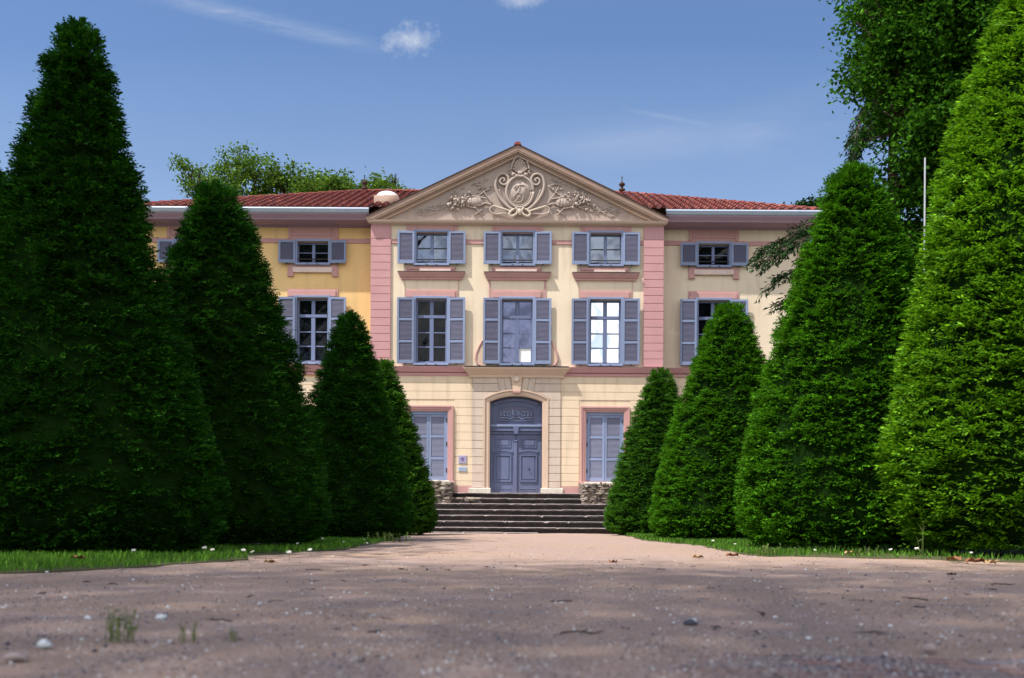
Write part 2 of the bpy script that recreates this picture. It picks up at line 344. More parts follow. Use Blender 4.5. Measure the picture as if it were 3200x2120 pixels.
# ------------------------------------------------------------------ clipped cones
PROF = [(0,0),(.004,.10),(.02,.19),(.06,.27),(.125,.36),(.26,.50),(.41,.64),(.61,.82),(.78,.945),(.90,1.0),(.95,.985),(.985,.90),(1,.74)]
PROFTALL = [(0,0),(.004,.07),(.015,.115),(.033,.16),(.08,.235),(.127,.285),(.24,.385),(.34,.475),(.43,.54),(.58,.69),(.70,.83),(.82,.96),(.90,1.0),(.95,.98),(.985,.90),(1,.75)]
PROFWIDE = [(0,0),(.004,.08),(.02,.16),(.05,.25),(.105,.39),(.16,.46),(.232,.53),(.295,.60),(.38,.685),(.55,.79),(.66,.87),(.785,.94),(.85,1.0),(.93,.97),(.98,.88),(1,.76)]
def topiary(label, x, y, H, r, n, leaf, mat, gap=.03, seed=0, shoots=0, tilt=0., prof=None, group='clipped cone trees lining the path'):
    pf = prof or PROF; PT = np.array([p[0] for p in pf]); PR = np.array([p[1] for p in pf]); H = H-leaf*2.2; inset = leaf*2.4
    g = np.random.default_rng(100+seed)
    root = thing('topiary_cone', label, 'topiary tree', (x, y, 0), group); n = int(n*1.25)
    Hc = H-gap
    # sample the surface: sprays gather in flat tufts, with a filler layer lying deeper
    def surf(m):
        t_ = g.random(m*4); r_ = np.interp(t_, PT, PR); t_ = t_[g.random(m*4) < (r_*.92+.08)][:m]; return t_, g.uniform(0, 2*np.pi, m)
    nc = int(n*.66)//7; tc_, hc_ = surf(nc); tc_, hc_ = np.repeat(tc_, 7), np.repeat(hc_, 7); m_ = len(tc_)
    rc_ = np.maximum(np.interp(tc_, PT, PR)*r, .25)
    tt = np.clip(tc_+g.normal(0, leaf*.55, m_)/Hc, 0, 1); th = hc_+g.normal(0, leaf*1.5, m_)/rc_; depth = np.repeat(g.random(nc)**1.6*.09, 7)+g.random(m_)*.02
    t2, h2 = surf(n-m_); tt = np.concatenate([tt, t2]); th = np.concatenate([th, h2]); depth = np.concatenate([depth, .07+.07*g.random(n-m_)]); N = len(tt)
    rad = np.interp(tt, PT, PR)*r; rad = np.maximum(rad-inset*np.clip(rad/.5, .3, 1), .02); z = gap+Hc*(1-tt)
    lump = .030*np.sin(th*5+z*2.1+seed)+.020*np.sin(th*11-z*5.3+seed*2)+.012*np.sin(z*27+th*4+seed)
    R0 = rad+lump*np.minimum(1, rad*1.5)-depth
    out = np.stack([np.cos(th), np.sin(th), np.zeros(N)], 1); tan = np.stack([-np.sin(th), np.cos(th), np.zeros(N)], 1); up = np.array([0,0,1.])
    C = out*np.maximum(R0, 0)[:,None]; C[:,2] = z; C[:,0] += tilt*(z/H)
    top = (tt < .05)[:,None]
    fwd = unit(out*.95+tan*g.normal(0,.38,(N,1))+up*(g.normal(.10,.22,(N,1)))+top*up*.8)
    nrm = unit(up*.85+out*.55+tan*g.normal(0,.35,(N,1))+g.normal(0,.22,(N,3)))
    side = unit(np.cross(fwd, nrm)); nrm = unit(np.cross(side, fwd))
    K = 9; SL = leaf*2.6
    if shoots:
        pick = g.random(N) < shoots; ext = np.where(pick, g.uniform(1.3, 2.0, N), 1.)
    else: ext = np.ones(N)
    Ps, Fs, Ns, Ls, Ws = [], [], [], [], []
    for k in range(K):
        a = (k/(K-1)); sgn = 1 if k % 2 else -1
        P = C+fwd*(a*SL*ext-.35*SL)[:,None] if True else C
        ang = 0. if k == K-1 else sgn*(.75+g.normal(0,.2,N))
        f2 = unit(fwd*np.cos(ang).reshape(-1,1)+side*np.sin(ang).reshape(-1,1)+g.normal(0,.14,(N,3))-up*.08)
        Ps.append(P); Fs.append(f2); Ns.append(unit(nrm+g.normal(0,.25,(N,3)))); Ls.append(leaf*(.8+.5*g.random(N))*(1.15-.35*a)); Ws.append(leaf*(.34+.16*g.random(N)))
    V = kites(np.concatenate(Ps), np.concatenate(Fs), np.concatenate(Ns), np.concatenate(Ls), np.concatenate(Ws))
    # solid near-black inner core
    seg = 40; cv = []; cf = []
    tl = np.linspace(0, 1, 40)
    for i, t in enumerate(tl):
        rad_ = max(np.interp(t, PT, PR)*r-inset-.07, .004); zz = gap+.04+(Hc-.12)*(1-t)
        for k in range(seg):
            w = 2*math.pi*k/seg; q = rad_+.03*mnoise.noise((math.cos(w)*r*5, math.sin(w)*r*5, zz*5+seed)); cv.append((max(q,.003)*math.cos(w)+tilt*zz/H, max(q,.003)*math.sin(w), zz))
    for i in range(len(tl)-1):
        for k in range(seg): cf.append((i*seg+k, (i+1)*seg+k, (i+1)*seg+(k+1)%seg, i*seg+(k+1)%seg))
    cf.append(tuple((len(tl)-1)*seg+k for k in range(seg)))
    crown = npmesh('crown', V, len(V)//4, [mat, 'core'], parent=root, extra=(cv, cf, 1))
    t = MB(); t.tube([(0,0,-.05),(0.01,0,.3),(0,.01,.8)], .11, 'bark', 8, .08); t.build('trunk', root)
    return root
# depth = F/s
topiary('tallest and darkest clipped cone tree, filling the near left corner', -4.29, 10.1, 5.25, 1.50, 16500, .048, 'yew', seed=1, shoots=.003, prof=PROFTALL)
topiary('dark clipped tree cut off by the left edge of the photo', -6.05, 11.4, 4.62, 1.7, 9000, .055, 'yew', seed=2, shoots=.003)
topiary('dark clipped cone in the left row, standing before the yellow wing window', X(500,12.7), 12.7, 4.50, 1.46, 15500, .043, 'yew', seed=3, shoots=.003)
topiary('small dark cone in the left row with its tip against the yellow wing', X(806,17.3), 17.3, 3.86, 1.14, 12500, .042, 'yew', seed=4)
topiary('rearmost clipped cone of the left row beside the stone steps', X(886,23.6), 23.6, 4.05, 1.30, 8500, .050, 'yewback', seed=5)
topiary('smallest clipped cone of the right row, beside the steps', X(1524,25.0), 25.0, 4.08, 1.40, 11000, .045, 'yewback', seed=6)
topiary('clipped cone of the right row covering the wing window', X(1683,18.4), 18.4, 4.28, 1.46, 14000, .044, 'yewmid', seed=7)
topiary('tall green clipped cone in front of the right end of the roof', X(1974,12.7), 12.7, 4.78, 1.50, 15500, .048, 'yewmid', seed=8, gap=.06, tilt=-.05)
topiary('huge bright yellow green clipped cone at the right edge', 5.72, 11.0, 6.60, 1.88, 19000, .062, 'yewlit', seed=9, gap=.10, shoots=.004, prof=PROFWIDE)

# ------------------------------------------------------------------ leafy trees
def leafy(name, label, cat, base, trunk_h, blobs, nclump, per, leaf, mat, tr=.25, spread=.45, seed=0, group=None, limbs=True, lean=(0,0)):
    g = np.random.default_rng(500+seed); root = thing(name, label, cat, base, group)
    vol = np.array([b[3]*b[4]*b[5] for b in blobs]); vol = vol/vol.sum()
    which = g.choice(len(blobs), nclump, p=vol); B = np.array(blobs)[which]
    d = unit(g.normal(0,1,(nclump,3))); rr = g.random(nclump)**.45
    C = B[:,:3]+d*rr[:,None]*B[:,3:6]
    P = np.repeat(C, per, 0)+g.normal(0,1,(nclump*per,3))*spread*np.array([1,1,.6]); N = len(P)
    Fd = unit(g.normal(0,1,(N,3))*np.array([1,1,.6])-np.array([0,0,.25])); Nn = unit(g.normal(0,.6,(N,3))+np.array([0,0,.8]))
    P = P-np.array(base)
    V = kites(P, Fd, Nn, leaf*(.7+.6*g.random(N)), leaf*.62*(.8+.4*g.random(N)))
    npmesh('crown', V, N, [mat], parent=root)
    t = MB(); bx, by, bz = base
    tp = [(0,0,-.1)]+[(lean[0]*k/4+.06*math.sin(k*2+seed), lean[1]*k/4+.06*math.cos(k), trunk_h*k/4) for k in range(1,5)]
    t.tube(tp, tr, 'bark', 10, tr*.6)
    rnd = random.Random(seed)
    if limbs:
        for bi, b in enumerate(blobs):
            s0 = Vector(tp[-1])-Vector((0,0,rnd.random()*trunk_h*.2)); e = Vector((b[0]-bx, b[1]-by, b[2]-bz))
            mid = s0.lerp(e,.5)+Vector((rnd.uniform(-.3,.3), rnd.uniform(-.3,.3), .3))
            t.tube([s0, mid, e], tr*.42, 'bark', 6, tr*.18)
            for q in range(9):
                dd = Vector((rnd.uniform(-1,1), rnd.uniform(-1,1), rnd.uniform(-.7,1))).normalized()
                e2 = e+Vector((dd.x*b[3], dd.y*b[4], dd.z*b[5]*.7))*.8
                st = mid.lerp(e, rnd.uniform(.3,1)); m2 = st.lerp(e2,.5)+Vector((rnd.uniform(-.2,.2),rnd.uniform(-.2,.2),.15))*b[3]*.4
                t.tube([st, m2, e2], tr*.16, 'bark', 5, tr*.04)
    t.build('trunk', root); return root
GB = 'trees rising behind the mansion roof'
d = 48.
leafy('plane_tree', 'airy light green tree behind the left end of the roof', 'tree', (X(520,d), d, 0), 12,
      [(X(455,d),d,Z(425,d),1.1,1.6,.9),(X(430,d),d,Z(405,d),.7,1,.5),(X(545,d),d,Z(375,d),1.1,1.8,.75),(X(500,d),d,Z(440,d),1.5,1.8,1.0),(X(590,d),d,Z(410,d),1.0,1.8,1.1),(X(625,d),d,Z(400,d),.45,1,.75),(X(560,d),d,Z(470,d),2.2,2,1.4)],
      150, 70, .15, 'plane', .30, .22, 1, GB)
leafy('plane_tree', 'low light green tree behind the left roof slope, left of the finial', 'tree', (X(735,d), d+1, 0), 12,
      [(X(695,d),d,Z(412,d),.75,1.2,.5),(X(740,d),d,Z(425,d),1.0,1.3,.6),(X(650,d),d,Z(430,d),.7,1.2,.65),(X(790,d),d,Z(425,d),.8,1.3,.45),(X(740,d),d,Z(460,d),2.2,1.8,.9)],
      105, 70, .17, 'plane', .35, .25, 2, GB)
leafy('plane_tree', 'small leafy treetop showing above the white roof dome', 'tree', (X(890,d), d+2, 0), 12,
      [(X(885,d),d,Z(428,d),.6,1.2,.35),(X(908,d),d,Z(418,d),.25,1,.4),(X(880,d),d,Z(460,d),1.3,1.5,.6)], 40, 60, .16, 'plane', .3, .2, 3, GB)
d = 60.
leafy('cedar_tree', 'distant conifer top behind the right end of the roof', 'tree', (X(1862,d), d, 0), 14,
      [(X(1865,d),d,Z(478,d),.9,1.5,.28),(X(1835,d),d,Z(484,d),.9,1.3,.18),(X(1900,d),d,Z(488,d),1.1,1.3,.4)], 60, 60, .2, 'cedar', .3, .22, 4, GB)
# big lime on the right
d = 18.
leafy('lime_tree', 'large dark leafy tree towering behind the right hand cones', 'tree', (9.0, 18.5, 0), 6,
      [(X(2085,d),d,Z(90,d),.95,1.5,1.5),(X(2150,d),d,Z(300,d),1.05,1.5,1.5),(X(2220,d),d,Z(60,d),1.5,1.6,1.7),(X(2230,d),d,Z(420,d),1.25,1.6,1.7),
       (X(2170,d),d+.5,Z(640,d),1.0,1.5,1.3),(X(2200,d),d+.5,Z(880,d),1.1,1.4,1.3),(X(2350,d),d,Z(250,d),1.7,2,2.2),(X(2240,d),d,Z(-190,d),1.9,2.5,1.8),(X(2080,d),d,Z(-150,d),1.0,2.0,1.3),(X(2330,d),d,Z(-200,d),2.6,2.6,2.2),(X(2015,d),d,Z(50,d),.55,1.0,.55),(X(2025,d),d,Z(170,d),.55,1.0,.5),(X(2050,d),d,Z(280,d),.5,1.0,.45),(X(2085,d),d+.3,Z(420,d),.6,1.2,.7),(X(2095,d),d+.6,Z(540,d),.7,1.2,.8),(X(2100,d),d+.8,Z(660,d),.7,1.2,.8),(X(2110,d),d+.4,Z(620,d),.7,1.2,.9),(X(2300,d),d+1,Z(760,d),1.6,1.6,2.2)],
      2300, 110, .092, 'lime', .32, .17, 5)
# cedar behind cone: trunk with tiered drooping limbs
def cedar(label, base, H, limbs, seed):
    root = thing('cedar_tree', label, 'tree', base); rnd = random.Random(seed); g = np.random.default_rng(seed)
    t = MB(); t.tube([(0,0,-.1),(.05,0,H*.3),(0,.05,H*.7),(0,0,H)], .22, 'bark', 10, .04)
    P = []; Fd = []; L = []
    for (z0, ex, ey, ez) in limbs:
        a = Vector((0,0,z0)); e = Vector((ex,ey,ez)); pts = [a.lerp(e, k/8)+Vector((0,0,.35*math.sin(math.pi*k/8))) for k in range(9)]
        t.tube(pts, .06, 'bark', 6, .012); side = Vector((-(e-a).y, (e-a).x, 0)).normalized(); fw = (e-a).normalized()
        for k in range(42):
            f = rnd.random()**.7; i = min(7, int(f*8)); p = pts[i].lerp(pts[i+1], f*8-i); s_ = rnd.choice((-1,1))
            ln = rnd.uniform(.25,.75)*(1.25-f*.7); q = p+side*s_*ln*rnd.uniform(.2,1)+fw*ln*.8+Vector((0,0,rnd.uniform(-.28,.06)))
            t.tube([p, p.lerp(q,.5)+Vector((0,0,.04)), q], .008, 'bark', 4, .003)
            for j in range(22):
                c = p.lerp(q, rnd.random()); P.append(c+Vector((rnd.gauss(0,.03), rnd.gauss(0,.03), rnd.gauss(-.02,.03)))); dd = (q-p).normalized()*.7+Vector((rnd.gauss(0,.5), rnd.gauss(0,.5), rnd.gauss(-.25,.3))); Fd.append(dd.normalized()); L.append(rnd.uniform(.07,.15))
    P = np.array(P); Fd = np.array(Fd); N = len(P); Nn = unit(g.normal(0,1,(N,3)))
    npmesh('crown', kites(P, Fd, Nn, L, .030), N, ['cedar'], parent=root); t.build('trunk', root)
d = 21.
def rel(u, v): return (X(u,d)-7.6, Z(v,d))
L_ = []
for (u, v, zz, ey) in ((1738,622,6.2,-.3),(1752,578,6.5,.3),(1778,655,5.6,0),(1800,700,5.1,.2),(1800,560,6.7,.6),(1964,322,9.2,-.2),(1975,352,8.9,.3),(1962,388,8.6,0)):
    xx, z1 = rel(u, v); L_.append((zz, xx, ey, z1))
for k in range(16):
    w = random.uniform(-1.2, 1.6); zz = random.uniform(4, 10); L_.append((zz, 2.2*math.cos(w), 2.2*math.sin(w)+.8, zz-.3))
cedar('dark cedar reaching its drooping branches past the right hand cone', (7.6, d, 0), 10.6, L_, 5)
# shade trees standing left of and behind the viewer, out of the frame
GS = 'tall shade trees beside the forecourt'
leafy('shade_tree', 'very tall shade tree standing well left of the forecourt', 'tree', (-14.5, -4.5, 0), 19,
      [(-15.2,-2.3,22.5,2.8,3.2,1.3),(-12.2,-3.9,22,2.8,3.0,1.3),(-12.4,-.5,22.2,2.5,2.1,1.1),(-16.5,-5.3,22,2.4,2.4,1.3)], 15500, 1, .15, 'plane', .45, .7, 11, GS)
leafy('shade_tree', 'very tall shade tree rising behind the viewer on the left', 'tree', (-8.5, -5.5, 0), 19,
      [(-9.4,-3.7,22,2.8,3.2,1.3),(-9.2,-.7,22.3,2.7,2.2,1.1),(-6.4,-3.5,22,2.7,3.2,1.2),(-6.0,-.5,22.2,2.6,2.1,1.0),(-4.0,-2.5,22,1.6,2.8,1.0)], 19000, 1, .15, 'plane', .45, .7, 12, GS)
leafy('shade_tree', 'tall dense shade tree beside the left row of cones', 'tree', (-12.5, 7, 0), 8.5,
      [(-9.2,7.0,12.4,2.3,2.6,1.4),(-9.4,10.3,12.6,2.1,2.4,1.4),(-11.5,6.4,12.5,2.2,2.7,1.5)], 5200, 1, .24, 'plane', .35, .4, 13, GS)
leafy('shade_tree', 'tall dense shade tree farther along the left row', 'tree', (-13.5, 14, 0), 8.5,
      [(-8.7,13.1,12.8,2.0,2.3,1.2),(-9.0,15.7,13.4,1.8,1.7,1.2),(-11,15.1,13,2,2.6,1.4)], 4200, 1, .24, 'plane', .35, .4, 14, GS)

# pole
d = 15.6; px_ = X(2133, d)
pole = thing('pole', 'slender white pole between the two largest right hand cones', 'pole', (px_, d, 0))
p = MB(); p.lathe([(.028,0),(.028,.9),(.017,.95),(.012,Z(360,d)),(.0,Z(358,d))], (px_,d,0), 'polepaint', 12); p.build('shaft', pole, (px_,d,0), True)
p = MB(); p.lathe([(.07,0),(.07,.03),(.05,.06),(.028,.10)], (px_,d,0), 'polepaint', 12); p.build('base', pole, (px_,d,0))

# ------------------------------------------------------------------ the mansion
YC = 30.8; YW = 31.3; ORG = (0, YC, 0)
house = thing('mansion', 'pink and cream mansion with carved pediment and lavender blue shutters', 'mansion', ORG)
def part(mb, name, parent=None, smooth=False, label=None): return mb.build(name, parent or house, ORG, smooth, label)
def cells(mb, x0, x1, z0, z1, y, holes, mat, depth=.22, rmat=None):
    xs = sorted({x0, x1, *[h[0] for h in holes], *[h[1] for h in holes]}); zs = sorted({z0, z1, *[h[2] for h in holes], *[h[3] for h in holes]})
    for a, b in zip(xs, xs[1:]):
        for c, e in zip(zs, zs[1:]):
            if any(h[0] <= a+1e-6 and b <= h[1]+1e-6 and h[2] <= c+1e-6 and e <= h[3]+1e-6 for h in holes): continue
            mb.add([(a,y,c),(b,y,c),(b,y,e),(a,y,e)], [(0,1,2,3)], mat)
    for h in holes:
        a, b, c, e = h[:4]; yy = y+depth; r = rmat or mat
        mb.add([(a,y,c),(a,yy,c),(a,yy,e),(a,y,e)], [(3,2,1,0)], r); mb.add([(b,y,c),(b,yy,c),(b,yy,e),(b,y,e)], [(0,1,2,3)], r)
        mb.add([(a,y,e),(b,y,e),(b,yy,e),(a,yy,e)], [(0,1,2,3)], r); mb.add([(a,y,c),(b,y,c),(b,yy,c),(a,yy,c)], [(3,2,1,0)], r)
XH = 4.31
ZTOPC = 9.14
# window geometry: (cx, z0, z1) openings
CX = [X(994.5,YC), X(1192.8,YC), X(1396.5,YC)]
WUP = (Z(612,YC), Z(538.6,YC)); WLO = (Z(842,YC), Z(692,YC)); WHW = .475
WGZ = (Z(1112.5,YC), Z(952,YC)); GX = [X(990,YC), X(1397,YC)]; GHW = .56
ZS = Z(1140,30.0)      # door sill
AX0, AX1 = X(1131,YC), X(1251.6,YC); ZSPR = Z(929,YC); ZARCH = Z(915.7,YC)
holes = [(c-WHW, c+WHW, *WUP) for c in CX]+[(c-WHW, c+WHW, *WLO) for c in CX]+[(g-GHW, g+GHW, *WGZ) for g in GX]+[(AX0, AX1, ZS, ZARCH+.25)]
zst = Z(869,YC)
w = MB(); cells(w, -XH, XH, zst, ZTOPC+.2, YC, [h for h in holes if h[3] > zst], 'cream', .25)
cells(w, -XH, XH, 0, zst, YC, [h for h in holes if h[3] <= zst], 'cream2', .30)
w.add([(-XH,YC,0),(-XH,YW+.1,0),(-XH,YW+.1,9.3),(-XH,YC,9.3)], [(0,1,2,3)], 'pinkq'); w.add([(XH,YC,0),(XH,YW+.1,0),(XH,YW+.1,9.3),(XH,YC,9.3)], [(3,2,1,0)], 'pinkq')
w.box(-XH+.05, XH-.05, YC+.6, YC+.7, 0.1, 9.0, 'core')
part(w, 'central_wall')
# wings
XL = X(308, YW); XR = X(1862, YW)
WCX = [(X(441,YW), 0), (X(720,YW), 1), (X(1646,YW), 2)]
UPW = (Z(612.6,YW), Z(562,YW)); LOW = (Z(842,YW), Z(692,YW)); WGW = (Z(1112,YW), Z(954,YW))
for (a, b, mat, cxs) in ((XL, -XH, 'ochre', [WCX[0][0], WCX[1][0]]), (XH, XR, 'cream', [WCX[2][0]])):
    m = MB(); hs = [(c-.485, c+.485, *q) for c in cxs for q in (UPW, LOW)]; hg = [(c-GHW, c+GHW, *WGW) for c in cxs]
    cells(m, a, b, zst, 9.45, YW, hs, mat, .25); cells(m, a, b, 0, zst, YW, hg, 'cream2', .3)
    xo = a if a < -XH else b
    m.box(min(xo, xo+(.1 if xo < 0 else -.1)), max(xo, xo+(.1 if xo < 0 else -.1)), YW+.001, 41.5, 0, 9.45, mat)
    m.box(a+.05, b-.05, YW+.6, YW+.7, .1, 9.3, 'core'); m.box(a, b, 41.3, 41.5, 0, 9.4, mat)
    part(m, 'wing_wall')
# rusticated ground floor courses
def courses(x0, x1, yf, zlo, zhi, pitch, excl, name, mat='cream2', proud=.016, gapz=.013):
    m = MB(); z = zhi
    while z > zlo+.03:
        za = max(z-pitch, zlo); iv = [(x0, x1)]
        for (a, b, c, e) in excl:
            if c < z-.01 and e > za+.01:
                nv = []
                for (p0, p1) in iv:
                    if b <= p0 or a >= p1: nv.append((p0, p1)); continue
                    if a > p0: nv.append((p0, a))
                    if b < p1: nv.append((b, p1))
                iv = nv
        for (p0, p1) in iv:
            if p1-p0 > .03: m.bbox(p0, p1, yf-proud, yf+.003, za+gapz, z, mat, .004)
        z -= pitch
    part(m, name)
SX0, SX1 = X(1090.7,YC), X(1294,YC)
ex = [(SX0-.002, SX1+.002, 0, 6)]
for g_ in GX: ex.append((g_-GHW-.2, g_+GHW+.2, WGZ[0]-.1, WGZ[1]+.19))
courses(-XH, SX0-.002, YC, 1.35, zst, .2415, ex, 'rusticated_courses'); courses(SX1+.002, XH, YC, 1.35, zst, .2415, ex, 'rusticated_courses')
for (a, b, cxs) in ((XL, -XH, WCX[:2]), (XH, XR, WCX[2:])):
    courses(a, b, YW, .6, zst, .2415, [(c-GHW-.2, c+GHW+.2, WGW[0]-.1, WGW[1]+.19) for c, _ in cxs], 'rusticated_courses')
for (a, b, y_, z_) in ((-XH-.03, SX0, YC, 1.348), (SX1, XH+.03, YC, 1.348), (XL, -XH-.032, YW, .6), (XH+.032, XR, YW, .6)): m = MB(); m.bbox(a, b, y_-.04, y_, 0, z_, 'pink'); part(m, 'plinth')
# quoins
for s_ in (-1, 1):
    m = MB(); xa, xb = sorted((s_*XH, s_*(XH-.565))); top = Z(555,YC); z = Z(848,YC); n = 16; pitch = (top-z)/n
    for k in range(n): m.bbox(xa-(.03 if s_<0 else 0), xb+(.03 if s_>0 else 0), YC-.055, YC, z+k*pitch+.012, z+(k+1)*pitch, 'pinkq', .006)
    m.bbox(xa-(.03 if s_<0 else 0), xb+(.03 if s_>0 else 0), YC-.055, YC, top+.012, ZTOPC, 'pinkq')
    part(m, 'quoin_pilaster')
# pink band, frieze, panels
def bands(x0, x1, yf, cxs, dv, name, qx=0):
    m = MB(); f = lambda v: Z(v+dv, yf); pw = .75
    m.bbox(x0, x1, yf-.034, yf, f(521), f(512 if yf == YC else 505), 'pink')
    edges = [x0]
    for c in cxs: edges += [c-pw, c+pw]
    edges.append(x1)
    for a, b in zip(edges[::2], edges[1::2]):
        if b-a > .02: m.bbox(a, b, yf-.030, yf, f(565.5), f(555), 'pink')
    for c in cxs:
        m.bbox(c-pw, c+pw, yf-.030, yf, f(540 if yf == YC else 563), f(521)-.001, 'pink')
        m.bbox(c-pw+.1, c+pw-.1, yf-.05, yf-.029, f(538 if yf == YC else 549), f(523 if yf == YC else 545), 'pink')
        for s in (-1, 1): a, b = sorted((c+s*pw, c+s*(pw-.09))); m.bbox(a, b, yf-.052, yf-.029, f(556), f(523), 'pink', .004)
    part(m, name)
bands(-XH+.566, XH-.566, YC, CX, 0, 'frieze_band')
bands(XL+.3, -XH-.031, YW, [c for c, _ in WCX[:2]], 0, 'frieze_band'); bands(XH+.031, XR-.3, YW, [WCX[2][0]], 0, 'frieze_band')
for (a, b) in ((XR-.3, XR+.03), (XL-.03, XL+.3)): m = MB(); m.bbox(a, b, YW-.05, YW, zst, Z(505,YW), 'pink'); part(m, 'corner_strip')
# string course
def sc(x0, x1, yf, name):
    m = MB(); f = lambda v: Z(v, yf)
    m.cornice(x0, x1, yf, [(.03, f(870)), (.05, f(869.5)), (.05, f(864)), (.02, f(863)), (.09, f(861.5)), (.16, f(852)), (.17, f(850)), (.0, f(848))], 'pinkq'); part(m, name)
sc(-XH+.02, X(1078,YC), YC, 'string_course'); sc(X(1305,YC), XH-.02, YC, 'string_course'); sc(XL, -XH-.02, YW, 'string_course'); sc(XH+.02, XR, YW, 'string_course')
m = MB(); f = lambda v: Z(v, YC-.3)
m.cornice(X(1090,YC), X(1294,YC), YC, [(.03, f(871)), (.10, f(870)), (.10, f(865.5)), (.13, f(863)), (.26, f(852)), (.27, f(848.5)), (.0, f(846.5))], 'stonewarm')
m.box(X(1072,YC), X(1312,YC), YC-.282, YC-.002, f(847.6), f(846.0), 'iron'); part(m, 'door_cornice')

# ---- window maker
def shutter(xa, xb, z0, z1, y, nd, parent, slat, frame, name='shutter', catch=True, sp=.036):
    m = MB(); fr = .062; ang = random.uniform(0, .05)*(1 if catch else 0); sag = random.uniform(-.012, .004)*(1 if catch else 0)
    for (a, b) in ((xa, xa+fr), (xb-fr, xb)): m.bbox(a, b, y, y+.035, z0, z1, frame, .004)
    zs = [z0]+[z0+(z1-z0)*k/nd for k in range(1, nd)]+[z1]
    for i, z in enumerate(zs):
        c = (z, z+.10) if i == 0 else ((z-.07, z) if i == len(zs)-1 else (z-.035, z+.035))
        m.bbox(xa+fr, xb-fr, y+.002, y+.033, c[0], c[1], frame, .004)
    m.box(xa+fr, xb-fr, y+.028, y+.031, z0+.05, z1-.05, slat)
    z = z0+.11
    while z < z1-.08:
        if all(abs(z-q) > .05 for q in zs[1:-1]):
            m.add([(xa+fr,y+.012,z),(xb-fr,y+.012,z),(xb-fr,y+.027,z+sp*.95),(xa+fr,y+.027,z+sp*.95)], [(0,1,2,3)], slat)
        z += sp
    cx = (xa+xb)/2
    if catch: m.box(cx-.03, cx+.03, y-.03, y+.03, z0-.035, z0-.001, 'iron')
    hx = xa if xa > 0 and False else (xb if parent.get('hinge', 0) > (xa+xb)/2 else xa)
    m.v = [(v[0], v[1]-abs(v[0]-hx)/(xb-xa)*ang, v[2]+sag*abs(v[0]-hx)/(xb-xa)) for v in m.v]
    ob = m.build(name, parent, ORG); return ob
def window(cx, z0, z1, hw, yf, kind, glassmat, white=(), n=3, slat='slat', sh=True, label=None):
    fw = .085
    m = MB()                                                       # casing
    m.bbox(cx-hw-fw+.03, cx-hw+.02, yf-.075, yf+.01, z0-.02, z1+.07, 'bluel'); m.bbox(cx+hw-.02, cx+hw+fw-.03, yf-.075, yf+.01, z0-.02, z1+.07, 'bluel')
    m.bbox(cx-hw+.02, cx+hw-.02, yf-.073, yf+.01, z1, z1+.068, 'bluel')
    win = part(m, 'window', label=label); win['hinge'] = cx
    m = MB(); m.bbox(cx-hw-.05, cx+hw+.05, yf-.11, yf+.15, z0-.055, z0-.001, 'bluel')
    for q in (-.3, .3): m.box(cx+q*hw-.02, cx+q*hw+.02, yf-.13, yf-.10, z0-.05, z0-.02, 'iron')
    m.build('sill', win, ORG)
    ys = yf+.10; s = MB(); st = .065
    a, b = cx-hw, cx+hw; f2 = 'blue'
    panes = []
    if kind == 'up':
        s.bbox(a, a+st*.6, ys, ys+.05, z0, z1, f2); s.bbox(b-st*.6, b, ys, ys+.05, z0, z1, f2); s.bbox(a+st*.6, b-st*.6, ys, ys+.05, z1-.06, z1, f2)
        s.bbox(a+st*.6, b-st*.6, ys, ys+.05, z0, z0+.07, f2); s.bbox(cx-.045, cx+.045, ys-.015, ys+.05, z0+.07, z1-.06, f2)
        zb = z0+.07; zt = z1-.06; zm = zb+(zt-zb)*.52
        for (p, q) in ((a+st*.6, cx-.045), (cx+.045, b-st*.6)):
            s.bbox(p, q, ys+.01, ys+.045, zm-.012, zm+.012, f2 if hw > .48 else 'iron', .002)
            panes += [(p, q, zb, zm-.012), (p, q, zm+.012, zt)]
        s.tube([(a, yf-.01, z0+.13), (b, yf-.01, z0+.13)], .018, 'iron', 6)
    else:
        ztr = z1-(z1-z0)*.262
        s.bbox(a, a+st, ys, ys+.05, z0, z1, f2); s.bbox(b-st, b, ys, ys+.05, z0, z1, f2); s.bbox(a+st, b-st, ys, ys+.05, z1-.06, z1, f2)
        s.bbox(a+st, b-st, ys, ys+.05, z0, z0+.08, f2); s.bbox(a+st, b-st, ys-.02, ys+.05, ztr-.06, ztr+.03, f2)
        s.bbox(cx-.06, cx+.06, ys-.012, ys+.05, z0+.08, ztr-.06, f2); s.bbox(cx-.055, cx+.055, ys-.008, ys+.05, ztr+.03, z1-.06, f2)
        for (p, q) in ((a+st, cx-.06), (cx+.06, b-st)):
            panes.append((p, q, ztr+.03, z1-.06))
            zb = z0+.08; zt = ztr-.06
            for k in range(3):
                c0 = zb+(zt-zb)*k/3; c1 = zb+(zt-zb)*(k+1)/3
                if k: s.bbox(p, q, ys+.008, ys+.045, c0-.016, c0+.016, f2, .002)
                panes.append((p, q, c0+(.016 if k else 0), c1-(.016 if k < 2 else 0)))
    s.build('sash', win, ORG)
    g_ = MB(); wg = MB()
    for i, (p, q, c, e) in enumerate(panes):
        tl = random.uniform(-.006, .006)
        (wg if i in white else g_).add([(p,ys+.03+tl,c),(q,ys+.03-tl,c),(q,ys+.034,e),(p,ys+.034,e)], [(0,1,2,3)], 'white' if i in white else glassmat)
    if g_.f: g_.build('pane', win, ORG)
    if wg.f: wg.build('reflection_pane', win, ORG, label='pane painted white for a bright reflection')
    if sh:
        w_ = .50; zt = z1+.015; zb = z0-.01; nd = 1 if kind == 'up' else n
        shutter(cx-hw-.03-w_, cx-hw-.03, zb, zt, yf-.115, nd, win, slat, 'bluel'); shutter(cx+hw+.03, cx+hw+.03+w_, zb, zt, yf-.115, nd, win, slat, 'bluel')
